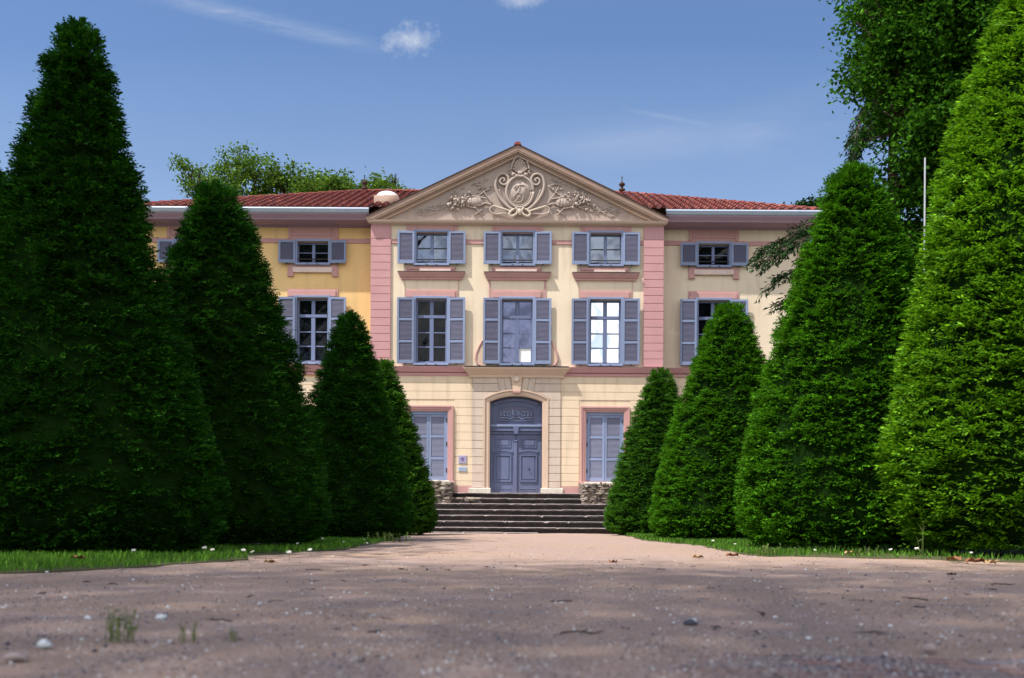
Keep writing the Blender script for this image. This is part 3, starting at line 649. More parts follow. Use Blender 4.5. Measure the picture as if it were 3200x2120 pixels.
    return win
for i, c in enumerate(CX): window(c, *WUP, WHW, YC, 'up', 'glasspale')
window(CX[0], *WLO, WHW, YC, 'lo', 'glass'); window(CX[1], *WLO, WHW, YC, 'lo', 'glassmid', white=(5,))
window(CX[2], *WLO, WHW, YC, 'lo', 'glassbright', white=(), label='window whose panes mirror the bright sky')
for c, i in WCX: window(c, *UPW, .485, YW, 'up', 'glass'); window(c, *LOW, .485, YW, 'lo', 'glass')
def closed(cx, z0, z1, hw, yf):
    m = MB(); bw = .165
    for (p, q, pr) in ((0, .055, .085), (.055, .12, .06), (.12, bw, .04)):
        o0, i0 = bw-p, bw-q
        m.bbox(cx-hw-o0, cx-hw-i0, yf-pr, yf, z0, z1+o0, 'pink', .004); m.bbox(cx+hw+i0, cx+hw+o0, yf-pr, yf, z0, z1+o0, 'pink', .004)
        m.bbox(cx-hw-i0, cx+hw+i0, yf-pr, yf, z1+i0, z1+o0, 'pink', .004)
    m.bbox(cx-hw-bw-.06, cx+hw+bw+.06, yf-.10, yf, z0-.075, z0-.001, 'pink')
    win = part(m, 'window', label='ground floor window closed by louvred shutters')
    y = yf+.05
    m = MB(); m.bbox(cx-hw, cx-hw+.05, y-.02, y+.05, z0, z1, 'bluel'); m.bbox(cx+hw-.05, cx+hw, y-.02, y+.05, z0, z1, 'bluel'); m.bbox(cx-hw+.05, cx+hw-.05, y-.02, y+.05, z1-.09, z1, 'bluel')
    for s in (-1, 1):
        for q in (.12, .5, .84): m.box(cx+s*(hw-.035)-.012, cx+s*(hw-.035)+.012, y-.04, y-.019, z0+(z1-z0)*q, z0+(z1-z0)*q+.13, 'iron')
    m.build('frame', win, ORG)
    shutter(cx-hw+.05, cx-.004, z0+.01, z1-.092, y, 3, win, 'slatl', 'bluel', catch=False); shutter(cx+.004, cx+hw-.05, z0+.01, z1-.092, y, 3, win, 'slatl', 'bluel', catch=False)
for g_ in GX: closed(g_, *WGZ, GHW, YC)
for c, _ in WCX: closed(c, *WGW, GHW, YW)
# mouldings round the windows
def hood(c, yf, i):
    f = lambda v: Z(v, yf); m = MB()
    m.bbox(c-.76, c+.72, yf-.045, yf, f(630.5), f(618.5), 'pink', .004); m.bbox(c-.72, c+.68, yf-.066, yf-.044, f(625), f(619.5), 'pink', .004)
    m.bbox(c-.35-(.3 if i else 0), c+.57, yf-.14, yf-.046, f(630.3), f(625.5), 'palepink', .004)
    m.cornice(c-.84, c+.84, yf, [(.02, f(648.6)), (.06, f(648.2)), (.06, f(644.5)), (.09, f(643)), (.15, f(634.5)), (.16, f(632.5)), (0, f(631))], 'pink')
    m.box(c-1.0, c+1.0, yf-.168, yf-.002, f(632.3)-.002, f(631.2), 'iron')
    for s in (-1, 1): a, b = sorted((c+s*.79, c+s*(.79 if i else .74)+s*.06)); m.bbox(a, b, yf-.018, yf, f(690), f(649), 'pink', .003)
    return m
for i, c in enumerate(CX): part(hood(c, YC, i == 1), 'window_hood')
def crosette(c, yf):
    f = lambda v: Z(v, yf); m = MB()
    for (w_, zt, pr) in ((.76, 671.5, .03), (.70, 675, .055), (.60, 680, .035)):
        m.bbox(c-w_, c+w_, yf-pr, yf, f(689), f(zt), 'pink', .005)
    return m
for c in CX: part(crosette(c, YC), 'window_architrave')
def undersill(c, yf):
    f = lambda v: Z(v, yf); m = MB()
    m.bbox(c-.76, c+.76, yf-.035, yf, f(633), f(616), 'pink', .004); m.bbox(c-.60, c+.60, yf-.075, yf-.034, f(634), f(622), 'palepink', .01)
    for s in (-1, 1): a, b = sorted((c+s*.76, c+s*.58)); m.bbox(a, b, yf-.06, yf, f(643), f(633.2), 'pink', .004)
    return m
for c, _ in WCX: part(crosette(c, YW), 'window_architrave'); part(undersill(c, YW), 'sill_apron')
# scroll brackets flanking the middle window
for s in (-1, 1):
    m = MB(); f = lambda v: Z(v, YC)
    pts = [(1113, 789), (1106, 801), (1099, 818), (1097.5, 832), (1102, 843), (1112, 847)]; P = [(u, v) for u, v in pts]
    q = [((u-UC)*s*-1 if False else (UC-u), v) for u, v in P]
    outl = [(s*(d_*YC/F), f(v)) for d_, v in q]; inn = (s*(70*YC/F))
    poly = outl+[(inn, f(847)), (inn, f(789))]
    if s > 0: poly = poly[::-1]
    poly = [(x+CX[1]*.0, z) for x, z in poly]
    m.prism(poly, YC-.05, YC, 'stonewarm'); m.tube([(x, YC-.05, z) for x, z in outl], .028, 'pink', 8)
    part(m, 'scroll_bracket', smooth=False)

# ---- door surround
f = lambda v: Z(v, YC)
def arch(u0, u1, vs, vt, n=18):
    """points from left spring to right spring along a segmental arch (world x, z)"""
    x0, x1, zs, zt = X(u0,YC), X(u1,YC), f(vs), f(vt); c = (x0+x1)/2; h = (x1-x0)/2; r = zt-zs; rad = (h*h+r*r)/(2*r); zc = zt-rad; a0 = math.asin(h/rad)
    return [(c+rad*math.sin(-a0+2*a0*k/n), zc+rad*math.cos(-a0+2*a0*k/n)) for k in range(n+1)]
ARin = arch(1131, 1251.6, 929, 915.7); ARout = arch(1116.4, 1266, 921.5, 901)
m = MB()                      # ashlar blocks
zt_ = f(869.5); zb_ = Z(1129, YC); pr = .05; pitch = .2415; z = zt_; k = 0
xl, xr = SX0, SX1; jl, jr = X(1116.4,YC), X(1266,YC); zsp = f(921.5)
while z > zb_+.02:
    za = max(z-pitch, zb_)
    if z <= zsp+.03:
        for (a, b) in ((xl, jl-.001), (jr+.001, xr)): m.bbox(a, b, YC-pr, YC, za+.014, z, 'stone', .005)
    z -= pitch
cA = (SX0+SX1)/2
def onarch(x, arc):
    for (a, b), (c, e) in zip(arc, arc[1:]):
        if a <= x <= c: return b+(e-b)*(x-a)/(c-a)
    return arc[0][1]
for s in (0, 1):               # blocks over the arch shoulders, ending on the first voussoir and on the arch
    mx = lambda x: x if s == 0 else (SX0+SX1)-x
    vx = lambda z: X(1146,YC)+(X(1154,YC)-X(1146,YC))*(zt_-z)/(zt_-onarch(X(1154,YC), ARout))-.008
    z = zt_; k = 0
    while z > zsp+.03:
        za = z-pitch+.014; R_ = []
        low_ = [(a, b) for a, b in ARout if a < vx(b) and za < b < z and a < cA]
        if za < zsp: R_ = [(jl, za), (jl, zsp)]+low_
        else:
            xa_ = next((a for a, b in ARout if b >= za), None) if za < onarch(vx(za), ARout) else vx(za)
            R_ = [(min(xa_, vx(za)), za)]+low_
        R_.append((min(vx(z), next((a for a, b in ARout if b >= z), 99)), z))
        poly = [(mx(x), zz) for x, zz in [(xl, za)]+R_+[(xl, z)]]
        if s: poly = poly[::-1]
        m.prism(poly, YC-pr, YC, 'stone'); z -= pitch; k += 1
tops = [1146, 1161.5, 1177]; bots = [1154, 1168, 1182]
for s in (-1, 1):
    for i in range(2):
        ta, tb = X(tops[i],YC)+.006, X(tops[i+1],YC)-.006; ba, bb = X(bots[i],YC)+.006, X(bots[i+1],YC)-.006
        poly = [(ba, onarch(ba, ARout)), (bb, onarch(bb, ARout)), (tb, zt_), (ta, zt_)]
        if s > 0: poly = [(2*cA-x, zz) for x, zz in poly][::-1]
        m.prism(poly, YC-pr-.004, YC, 'stone')
m.prism([(cA-.115, f(905)), (cA+.115, f(905)), (cA+.17, zt_), (cA-.17, zt_)], YC-.11, YC, 'stonewarm')
m.blob((cA, YC-.13, f(878)), (.10, .05, .10), 'stone'); m.prism([(cA-.10, f(909)), (cA+.10, f(909)), (cA+.12, f(904.5)), (cA-.12, f(904.5))], YC-.13, YC, 'pink')
part(m, 'door_surround')
m = MB()                       # moulded architrave: three bands following jambs and arch
def off(arc_out, arc_in, t): return [(a[0]+(b[0]-a[0])*t, a[1]+(b[1]-a[1])*t) for a, b in zip(arc_out, arc_in)]
for (t0, t1, prj, mt) in ((0, .2, .075, 'stonewarm'), (.2, .32, .05, 'stone'), (.32, .8, .035, 'stonewarm'), (.8, 1, .015, 'stonewarm')):
    A = off(ARout, ARin, t0); B = off(ARout, ARin, t1)
    A = [(A[0][0], zb_-.0)]+A+[(A[-1][0], zb_)]; B = [(B[0][0], zb_)]+B+[(B[-1][0], zb_)]
    for i in range(len(A)-1):
        poly = [A[i], B[i], B[i+1], A[i+1]] if True else None
        m.prism(poly, YC-prj, YC+.3 if t1 == 1 else YC, mt)
# spandrel filling above the arch inside the square wall opening
for i in range(len(ARin)-1):
    a, b = ARin[i], ARin[i+1]; m.add([(a[0],YC+.001,a[1]),(b[0],YC+.001,b[1]),(b[0],YC+.001,ZARCH+.26),(a[0],YC+.001,ZARCH+.26)], [(0,1,2,3)], 'stone')
    m.add([(a[0],YC+.001,a[1]),(b[0],YC+.001,b[1]),(b[0],YC+.3,b[1]),(a[0],YC+.3,a[1])], [(3,2,1,0)], 'stonewarm')
part(m, 'door_architrave')
for (a, b) in ((X(1083,YC), X(1134,YC)), (X(1249,YC), X(1301,YC))):
    m = MB(); m.bbox(a, b, YC-.14, YC+.02, ZS-.02, Z(1129,YC), 'whitestone', .02); part(m, 'door_plinth')
# ---- door
YD = YC+.22
m = MB(); dm = 'door'
arcd = [(x, z-.005) for x, z in ARin]; zl = f(984)
m.prism([(arcd[0][0], zl), (arcd[-1][0], zl)]+arcd[::-1], YD, YD+.06, dm)
a2 = arch(1137, 1245.6, 931, 921); a3 = arch(1143, 1239.6, 936, 926)
for i in range(len(a2)-1): m.prism([a3[i], a3[i+1], a2[i+1], a2[i]], YD-.05, YD, dm)
m.bbox(AX0, AX1, YD-.10, YD, f(986), f(981), 'bluel', .01); m.bbox(AX0, AX1, YD-.06, YD, f(992), f(986)-.001, dm, .01); m.bbox(AX0, AX1, YD-.09, YD, f(996), f(992)-.001, dm, .01); m.bbox(AX0, AX1, YD-.03, YD, f(1003), f(996)-.001, dm)
dc = (AX0+AX1)/2
m.prism([(dc-.05, f(1003)), (dc+.05, f(1003)), (dc+.09, f(985)), (dc-.09, f(985))], YD-.14, YD, dm)
door = part(m, 'door')
# fanlight panel with carved ornament
pa = arch(1151, 1230.5, 945, 937, 10)
m = MB(); zq = f(972)
m.prism([(pa[0][0], zq), (pa[-1][0], zq)]+pa[::-1], YD-.012, YD, 'slat')
fr_ = [(pa[0][0], zq), (pa[-1][0], zq)]+pa[::-1]+[(pa[0][0], zq)]
m.tube([(x, YD-.02, z) for x, z in fr_], .018, 'door', 6)
def st(pts, r=.012, mt='bluel'): r = r*1.5; mt = 'bluel'; m.tube([(dc+x, YD-.03, f(957)+z) for x, z in pts], r, mt, 6)
st([(-.06,.10),(-.07,-.02),(-.02,-.03)]); st([(-.01,.09),(.05,.10),(.06,.06),(.0,.0),(.07,-.02)]); st([(.10,.05),(.06,.02),(.10,-.03),(.13,.01),(.09,.06),(.13,.09)]); st([(-.11,.15),(-.11,-.02)], .014)
for s in (-1, 1):
    st([(s*.18,.08),(s*.26,.07),(s*.26,-.02),(s*.20,-.06),(s*.16,-.02),(s*.18,.03)], .013, 'door'); st([(s*.30,.07),(s*.36,.08),(s*.36,-.03),(s*.30,-.04)], .013, 'door')
    st([(s*.40,.04),(s*.44,.06),(s*.46,.0),(s*.42,-.04)], .012, 'bluel' if s < 0 else 'door'); st([(s*.46,-.10),(s*.30,-.09),(s*.18,-.14),(s*.05,-.08)], .010, 'door')
    st([(s*.10,-.05),(s*.16,-.12),(s*.24,-.13)], .010, 'door')
    for k in range(7): m.blob((dc+s*(.12+.05*k), YD-.02, f(957)+random.uniform(-.06,.08)), (.02,.015,.022), 'door', 6, 4)
m.build('fanlight_panel', door, ORG)
for s in (-1, 1):
    m = MB(); xa, xb = sorted((dc+s*.006, dc+s*(AX1-dc))); za, zb = ZS+.01, f(1003)-.002
    m.bbox(xa, xb, YD+.01, YD+.06, za, zb, dm)
    def pnl(x0, x1, z0, z1, fw=.03, pr=.02):
        for (p, q, r_, t_) in ((x0, x1, z0, z0+fw), (x0, x1, z1-fw, z1), (x0, x0+fw, z0+fw, z1-fw), (x1-fw, x1, z0+fw, z1-fw)): m.bbox(p, q, YD-pr+.01, YD+.012, r_, t_, dm, .008)
        m.bbox(x0+fw+.03, x1-fw-.03, YD-.008, YD+.012, z0+fw+.03, z1-fw-.03, dm, .01)
    ux = (1143, 1180) if s < 0 else (1203.5, 1240)
    p0, p1 = X(ux[0],YC), X(ux[1],YC)
    pnl(p0, p1, f(1034), f(1013)); pnl(p0-.03, p1+.02, f(1114), f(1050), .045, .035); pnl(p0-.03, p1+.02, f(1139), f(1128))
    m.bbox(p0-.06, p1+.05, YD-.01, YD+.012, f(1048), f(1046), dm, .003)
    aa = [(p0-.06+(p1-p0+.11)*k/8, f(1045)+.045*math.sin(math.pi*k/8)) for k in range(9)]; m.tube([(x, YD-.0, z) for x, z in aa], .015, dm, 6)
    for q in (p0-.03, p1+.02): m.bbox(q-.04, q+.04, YD-.02, YD+.012, f(1045.5), f(1041.5), dm, .005)
    leaf = m.build('door_leaf', door, ORG)
    if s > 0:
        h = MB(); xx, zz = X(1222,YC), f(1084); h.lathe([(.0,0),(.028,0),(.028,.02),(.0,.02)], (xx, YD, zz), 'iron', 12); h.tube([(xx,YD-.02,zz+.01),(xx+.03,YD-.05,zz),(xx+.0,YD-.05,zz-.03)], .008, 'iron', 6); h.build('door_knob', leaf, ORG)
    else:
        h = MB(); h.bbox(dc-.05, dc+.04, YD-.035, YD+.009, za+.002, f(1020), dm, .01); h.bbox(dc-.07, dc+.06, YD-.05, YD+.008, f(1020)+.001, f(1017), dm, .01); h.build('meeting_rail', leaf, ORG)

# ---- pediment
YP = YC-.22
tip = 349*YP/F; zb0 = Z(509, YP); zap = Z(333.5, YP)
m = MB(); m.prism([(-tip+.35, zb0), (tip-.35, zb0), (0, zap-.22)], YC-.02, YC+.1, 'tymp')
ped = part(m, 'pediment')
slope = (zap-.05-zb0)/tip
def rake(t0, t1, y0, mat, m):
    """chevron band between vertical offsets t0 (outer) and t1 (inner) below the outer line, cut at zb0"""
    e = .10
    def line(t):
        za = zap-t; s_ = (zap-(zb0+e))/tip; zt = zb0+e-t
        return za, s_, zt
    za, s_, zt = line(t0); zc, _, zu = line(t1)
    if zt >= zb0: left_o = [(-tip, zt)]
    else: left_o = [(-tip+(zb0-zt)/s_, zb0)]
    left_i = (-tip+(zb0-zu)/s_, zb0) if zu < zb0 else (-tip, zu)
    base = [(-tip, zb0)] if (zt > zb0 and zu < zb0) else []
    Lp = base+[left_i, (0, zc), (0, za)]+left_o
    m.prism(Lp, y0, YC+.05, mat); m.prism([(-x, z) for x, z in Lp][::-1], y0, YC+.05, mat)
m = MB(); rake(.0, .022, YP-.045, 'rust', m); rake(.023, .175, YP-.02, 'rake', m); rake(.176, .215, YP+.005, 'rakel', m); rake(.216, .275, YP+.06, 'rake', m); rake(.276, .325, YP+.10, 'rakel', m)
m.build('raking_cornice', ped, ORG)
m = MB(); m.cornice(-tip+.22, tip-.22, YC, [(.03, zb0-.115), (.05, zb0-.11), (.08, zb0-.085), (.17, zb0-.075), (.20, zb0-.045), (.22, zb0-.001), (.0, zb0)], 'lip')
m.build('horizontal_cornice', ped, ORG)
# tympanum relief
m = MB(); yr = YC-.02; px = YC/F
def q(u, v): return ((u-UC)*px, f(v))
def T(pts, r, mt='relief', seg=6, taper=None, y=.02, closed=False):
    if len(pts) > 2 and not closed:
        n_ = len(pts); sm = []
        for i in range(n_-1):
            p0, p1, p2, p3 = (np.array(pts[max(i-1, 0)]), np.array(pts[i]), np.array(pts[i+1]), np.array(pts[min(i+2, n_-1)]))
            for t in (0, .25, .5, .75): sm.append(tuple(.5*((2*p1)+(-p0+p2)*t+(2*p0-5*p1+4*p2-p3)*t*t+(-p0+3*p1-3*p2+p3)*t**3)))
        pts = sm+[pts[-1]]
    P = [(*q(u, v),) for u, v in pts]; P = [(x, yr-y, z) for x, z in P]
    if closed: P.append(P[0])
    m.tube(P, r, mt, seg, taper)
def ell(cu, cv, a, b, n=32): return [(cu+a*math.cos(2*math.pi*k/n), cv+b*math.sin(2*math.pi*k/n)) for k in range(n)]
C0 = (1197, 446)
m.prism([q(u, v) for u, v in ell(*C0, 31, 36)][::-1], yr-.05, yr, 'relief'); 
T(ell(*C0, 31, 36), .045, y=.06, closed=True, seg=8); T(ell(*C0, 25.5, 31), .016, y=.06, closed=True)
for s in (-1, 1):
    sx = lambda du: 1197+s*du
    # C-shaped frame ending in volutes
    T([(sx(10), 491), (sx(22), 484), (sx(38), 470), (sx(50), 452), (sx(56), 434), (sx(55), 420), (sx(50), 409), (sx(40), 404), (sx(30), 408), (sx(26), 418), (sx(31), 428), (sx(41), 429), (sx(46), 421), (sx(41), 414), (sx(35), 418), (sx(38), 422)], .048, y=.05, seg=8, taper=.03)
    T([(sx(14), 486), (sx(30), 474), (sx(42), 456), (sx(48), 440)], .02, y=.05)
    T([(sx(24), 404), (sx(20), 398), (sx(26), 394)], .03, y=.05)
    for k in range(5): T([(sx(42), 438+7*k-k*k*.5), (sx(50-k*1.5), 434+7*k)], .010, y=.02)
    # ribbon and bow
    T([(sx(18), 493), (sx(35), 487), (sx(52), 482), (sx(60), 479)], .030, 'ribbon', y=.10); T([(sx(60), 479), (sx(68), 484), (sx(66), 494), (sx(52), 498), (sx(36), 496), (sx(22), 498)], .026, 'relief', y=.08)
    T([(sx(10), 484), (sx(5), 490), (sx(8), 498), (sx(18), 503), (sx(24), 498), (sx(18), 490), (sx(12), 487)], .035, 'ribbon', y=.12)
    T([(sx(66), 476), (sx(80), 472), (sx(92), 478), (sx(104), 476)], .03, 'relief', y=.06, taper=.012)
    # drum of the basket / quiver
    T([(sx(74), 462), (sx(110), 456), (sx(122), 462), (sx(122), 478), (sx(98), 484)], .022, 'relief', y=.05)
    m.blob((q(sx(104), 469)[0], yr-.02, q(0, 469)[1]), (.28, .07, .16), 'relief', 12, 8, .12)
    for k in range(4): T([(sx(92+7*k), 460), (sx(90+7*k), 480)], .010, y=.085)
    # flower and leaf clusters
    for k in range(80):
        a, b = random.gauss(0, 1), random.gauss(0, 1); u_, v_ = sx(140+a*13), 466+b*9+a*4
        v_ = min(498, max(441+ (abs(sx(140)-u_))*0.3, v_)); rr = random.uniform(.018, .05)
        m.blob((*[q(u_, v_)[0]], yr-.05-random.random()*.05, q(u_, v_)[1]), (rr, rr*.8, rr*random.uniform(.6, 1.3)), 'relief', 6, 4, .7)
    for k in range(62):                 # twigs and sprays towards the corner
        u0 = random.uniform(120, 222); v0 = 470+(u0-120)*.24+random.uniform(-6, 8); v0 = min(v0, 499); le = random.uniform(8, 20); an = random.uniform(-.7, .7)
        T([(sx(u0), v0), (sx(u0+le*.5), v0-le*.5*math.sin(an)+2), (sx(u0+le), min(501, v0-le*math.sin(an)*.6+2))], random.uniform(.010, .022), y=.01, taper=.005)
        for j in range(2): m.blob((q(sx(u0+random.uniform(0, le)), 0)[0], yr-.015, f(min(500, v0+random.uniform(-5, 4)))), (.035,.02,.018), 'relief', 6, 4, .3)
    # crossed staffs, torches
    T([(sx(62), 474), (sx(86), 440), (sx(92), 420)], .022, y=.03, taper=.01); T([(sx(66), 430), (sx(84), 446), (sx(100), 458)], .018, y=.03)
    T([(sx(86), 486), (sx(106), 500)], .02, y=.03); T([(sx(104), 480), (sx(86), 500)], .02, y=.04)
    for k in range(9): m.blob((q(sx(random.uniform(70, 100)), 0)[0], yr-.02, f(random.uniform(425, 450))), (.05,.03,.025), 'relief', 6, 4, .4)
    for k in range(14): u0 = random.uniform(70, 150); T([(sx(u0), 418+(u0-70)*.35), (sx(u0+5), 414+(u0-70)*.38), (sx(u0+8), 420+(u0-70)*.36)], .008, y=.008)
# shell on top
nsh = 9
for k in range(nsh):
    a = math.pi*(.12+.76*k/(nsh-1)); rr = 22*(1-.06*abs(k-4)); T([(1197, 404), (1197+rr*.55*math.cos(a), 404-rr*1.0*math.sin(a)), (1197+rr*math.cos(a), 400-rr*1.4*math.sin(a))], .018, y=.05, taper=.042, seg=7)
T([(1176, 396), (1180, 380), (1186, 369), (1197, 365), (1209, 369), (1215, 381), (1218, 394)], .03, y=.08)
for (u_, v_) in ((1182, 406), (1190, 410), (1203, 410), (1211, 406), (1197, 403)): m.blob((q(u_, v_)[0], yr-.07, f(v_)), (.07,.05,.055), 'relief', 8, 6, .2)
# monogram
def mono(pts): T(pts, .015, y=.055, seg=6)
mono([(1183,437),(1190,429),(1188,438)]); mono([(1186,441),(1193,432),(1197,430),(1196,440),(1194,447)]); mono([(1197,430),(1206,430),(1210,434),(1207,442),(1200,450),(1194,447)])
mono([(1210,434),(1212,438),(1208,447),(1203,452),(1205,458),(1201,467),(1194,470),(1186,469)]); mono([(1194,447),(1186,452),(1184,458),(1187,452)]); mono([(1183,470),(1190,464),(1196,455),(1198,461)]); mono([(1183,470),(1178,468)])
m.blob((q(1197, 493)[0], yr-.12, f(493)), (.07,.06,.10), 'ribbon', 8, 6)
m.build('carved_relief', ped, ORG, smooth=True)

# ---- roofs
EY = YC-.10; EZ = Z(484, EY); RY = 36.3; RZ = Z(446, RY); RXl = X(838, RY); RXr = X(1433, RY); XEl = XL-.5; XEr = XR+.45
def tiled(m, rows):
    """rows of barrel tiles: list of (start, end) vectors up the slope, side vector"""
    for (a, b, sd, up_) in rows:
        a, b = Vector(a), Vector(b); L = (b-a).length
        if L < .15: continue
        n = max(1, int(L/.36)); dr = (b-a)/L
        for i in range(n):
            p = a+dr*(L*i/n); qd = a+dr*(L*(i+1)/n+.05); jx = sd*random.uniform(-.008,.008); vs = []
            for (pt, r_, hh) in ((p, .088, .018), (qd, .070, 0)):
                for k in range(6):
                    w_ = math.pi*k/5; vs.append(pt+jx+sd*r_*math.cos(w_)+up_*(r_*math.sin(w_)*.95+hh))
            m.add(vs, [(k, k+1, k+7, k+6) for k in range(5)]+[(5,4,3,2,1,0)], 'tile')
m = MB(); BY = 41.8
yk = YC+.35; zk = EZ+(yk-EY)/(RY-EY)*(RZ-EZ); tk = (yk-EY)/(RY-EY)
for (xa, xb) in ((XEl, -tip+.02), (tip-.02, XEr)):
    xc, xd = (xa+(RXl-XEl)*tk, xb) if xa < -5 else (xa, xb-(XEr-RXr)*tk)
    m.add([(xa,EY,EZ),(xb,EY,EZ),(xd,yk,zk),(xc,yk,zk)], [(0,1,2,3)], 'rust')
m.add([(XEl+(RXl-XEl)*tk,yk,zk),(XEr-(XEr-RXr)*tk,yk,zk),(RXr,RY,RZ),(RXl,RY,RZ)], [(0,1,2,3)], 'rust'); m.add([(XEl,BY,EZ),(XEl,EY,EZ),(RXl,RY,RZ)], [(0,1,2)], 'tile'); m.add([(XEr,EY,EZ),(XEr,BY,EZ),(RXr,RY,RZ)], [(0,1,2)], 'tile')
m.add([(XEr,BY,EZ),(XEl,BY,EZ),(RXl,RY,RZ),(RXr,RY,RZ)], [(0,1,2,3)], 'tile')
rows = []; x = XEl+.15; upn = Vector((0,-(RZ-EZ),RY-EY)).normalized()
while x < XEr-.1:
    if x < RXl: t = (x-XEl)/(RXl-XEl)
    elif x > RXr: t = (XEr-x)/(XEr-RXr)
    else: t = 1
    y0_, z0_ = (yk, zk) if abs(x) < tip+.05 else (EY-.06, EZ-.02)
    rows.append(((x,y0_,z0_), (x,EY+(RY-EY)*t,EZ+(RZ-EZ)*t), Vector((1,0,0)), upn)); x += .262
tiled(m, rows)
sdl = Vector((RXl-XEl, RY-EY, 0)).normalized()
for (a, b) in (((XEl,EY,EZ), (RXl,RY,RZ)), ((XEr,EY,EZ), (RXr,RY,RZ)), ((RXl,RY,RZ), (RXr,RY,RZ))):
    dv = (Vector(b)-Vector(a)); sd = Vector((dv.y,-dv.x,0)).normalized(); tiled(m, [(Vector(a)+Vector((0,0,.02)), Vector(b)+Vector((0,0,.02)), sd*.9, Vector((0,0,.85)))])
roof = part(m, 'roof')
for (ux, yy, zz) in ((RXl, RY, RZ), (RXr, RY, RZ)):
    h = MB(); h.lathe([(.10,0),(.12,.06),(.05,.10),(.04,.14),(.10,.20),(.11,.25),(.04,.31),(.018,.34),(.014,.46),(.03,.48),(.0,.53)], (ux,yy,zz+.08), 'rust', 12); h.build('roof_finial', roof, ORG, True)
h = MB(); dx_, dy_ = X(891,32.4), 32.4; dz_ = Z(462,32.4); h.box(dx_-.37, dx_+.37, dy_-.37, dy_+.37, dz_-.45, dz_, 'rake'); h.lathe([(.37*math.cos(k*math.pi/16), .22*math.sin(k*math.pi/16)) for k in range(9)], (dx_,dy_,dz_+.004), 'plastic', 24); h.build('skylight_dome', roof, ORG, True)
h = MB(); xx = X(1725,34); zz = Z(484,34); h.tube([(xx,34,zz-.6),(xx,34,zz+.27)], .05, 'rust', 8); h.build('vent_pipe', roof, ORG)
h = MB(); xx = X(1760,34); h.tube([(xx,34,zz-.8),(xx,34,zz+.10),(xx-.02,34,zz+.17),(xx-.12,34,zz+.17)], .06, 'rust', 8); h.build('vent_pipe', roof, ORG)
# pediment roof behind the raking cornice
m = MB(); ov = tip+.0; zo = zb0+.10+.0
for s in (-1, 1):
    m.add([(s*ov,YP+.02,zo-.09),(0,YP+.02,zap-.09),(0,36.2,zap-.09),(s*ov,36.2,zo-.09)], [(0,1,2,3) if s < 0 else (3,2,1,0)], 'rust')
    n_ = Vector((s*(zap-zo), 0, ov)).normalized(); y = YP+.12; rows = []
    while y < 35.8: rows.append(((s*(ov-.02), y, zo-.10), (0, y, zap-.08), Vector((0,1,0)), n_)); y += .26
    tiled(m, rows)
tiled(m, [(Vector((0,YP-.06,zap-.05)), Vector((0,36,zap-.05)), Vector((1.2,0,0)), Vector((0,0,1.1)))])
part(m, 'pediment_roof')
# eaves: gutter and coved soffit on the wings
for (a, b, s) in ((XEl-.02, -tip+.06, -1), (tip-.06, XEr+.02, 1)):
    m = MB(); zt = EZ-.01; y0 = EY-.12
    m.add([(a,y0,zt),(b,y0,zt),(b,y0-.02,zt-.04),(a,y0-.02,zt-.04),(a,y0+.02,zt-.13),(b,y0+.02,zt-.13),(a,y0+.06,zt-.155),(b,y0+.06,zt-.155)], [(3,2,1,0),(4,5,2,3),(6,7,5,4)], 'zinc')
    m.box(a, b, y0+.02, y0+.14, zt-.02, zt, 'zinc'); m.box(a, a+.02, y0, YW, zt-.155, zt, 'zinc') if s < 0 else m.box(b-.02, b, y0, YW, zt-.155, zt, 'zinc'); part(m, 'gutter')
    m = MB(); z0 = zt-.156
    prof = [(y0+.06, z0), (y0+.07, z0-.03), (y0+.16, z0-.13), (y0+.17, z0-.16), (YW-.08, z0-.20), (YW-.08, z0-.24), (YW-.0, z0-.25)]
    vs = [(xx, y_, z_) for y_, z_ in prof for xx in (a+.03 if s < 0 else a, b if s < 0 else b-.03)]
    m.add(vs, [(2*i, 2*i+2, 2*i+3, 2*i+1) for i in range(len(prof)-1)], 'lilac')
    xe = a+.03 if s < 0 else b-.03; m.add([(xe, y_, z_) for y_, z_ in prof]+[(xe, YW, z0)], [tuple(range(len(prof)+1))], 'lilac'); part(m, 'soffit_cornice')

# ------------------------------------------------------------------ plaques on the wall
pl = thing('wall_plaque', 'square pale plaque with a purple emblem left of the door', 'plaque', (X(1068.5,YC), YC-.02, Z(1072.5,YC)))
o_ = (X(1068.5,YC), YC-.02, Z(1072.5,YC)); a, b = X(1059,YC), X(1078,YC)
m = MB(); m.bbox(a, b, YC-.045, YC-.017, Z(1072.5,YC), Z(1054,YC), 'plaque', .008); m.build('plate', pl, o_)
m = MB()
cx_, cz_ = (a+b)/2, Z(1063,YC)
for (dx_, dz_, r1, r2) in ((-.028,.02,.026,.035),(.028,.02,.026,.035),(0,.03,.022,.03),(-.02,-.035,.016,.03),(.02,-.035,.016,.03)): m.blob((cx_+dx_, YC-.045, cz_+dz_), (r1,.006,r2), 'ink', 10, 6, .1)
m.build('emblem', pl, o_)
o_ = (X(1068.5,YC), YC-.02, Z(1090.5,YC)); pl = thing('wall_plaque', 'small pale blue plate under the purple emblem plaque', 'plaque', o_)
m = MB(); m.bbox(a, b, YC-.045, YC-.017, Z(1090.5,YC), Z(1080.5,YC), 'plaqueb', .006); m.build('plate', pl, o_)
m = MB()
for k in range(3): m.box(a+.04, b-.06+.02*(k%2), YC-.047, YC-.0452, Z(1088,YC)+.03*k, Z(1088,YC)+.03*k+.010, 'plaque')
m.build('lettering', pl, o_)

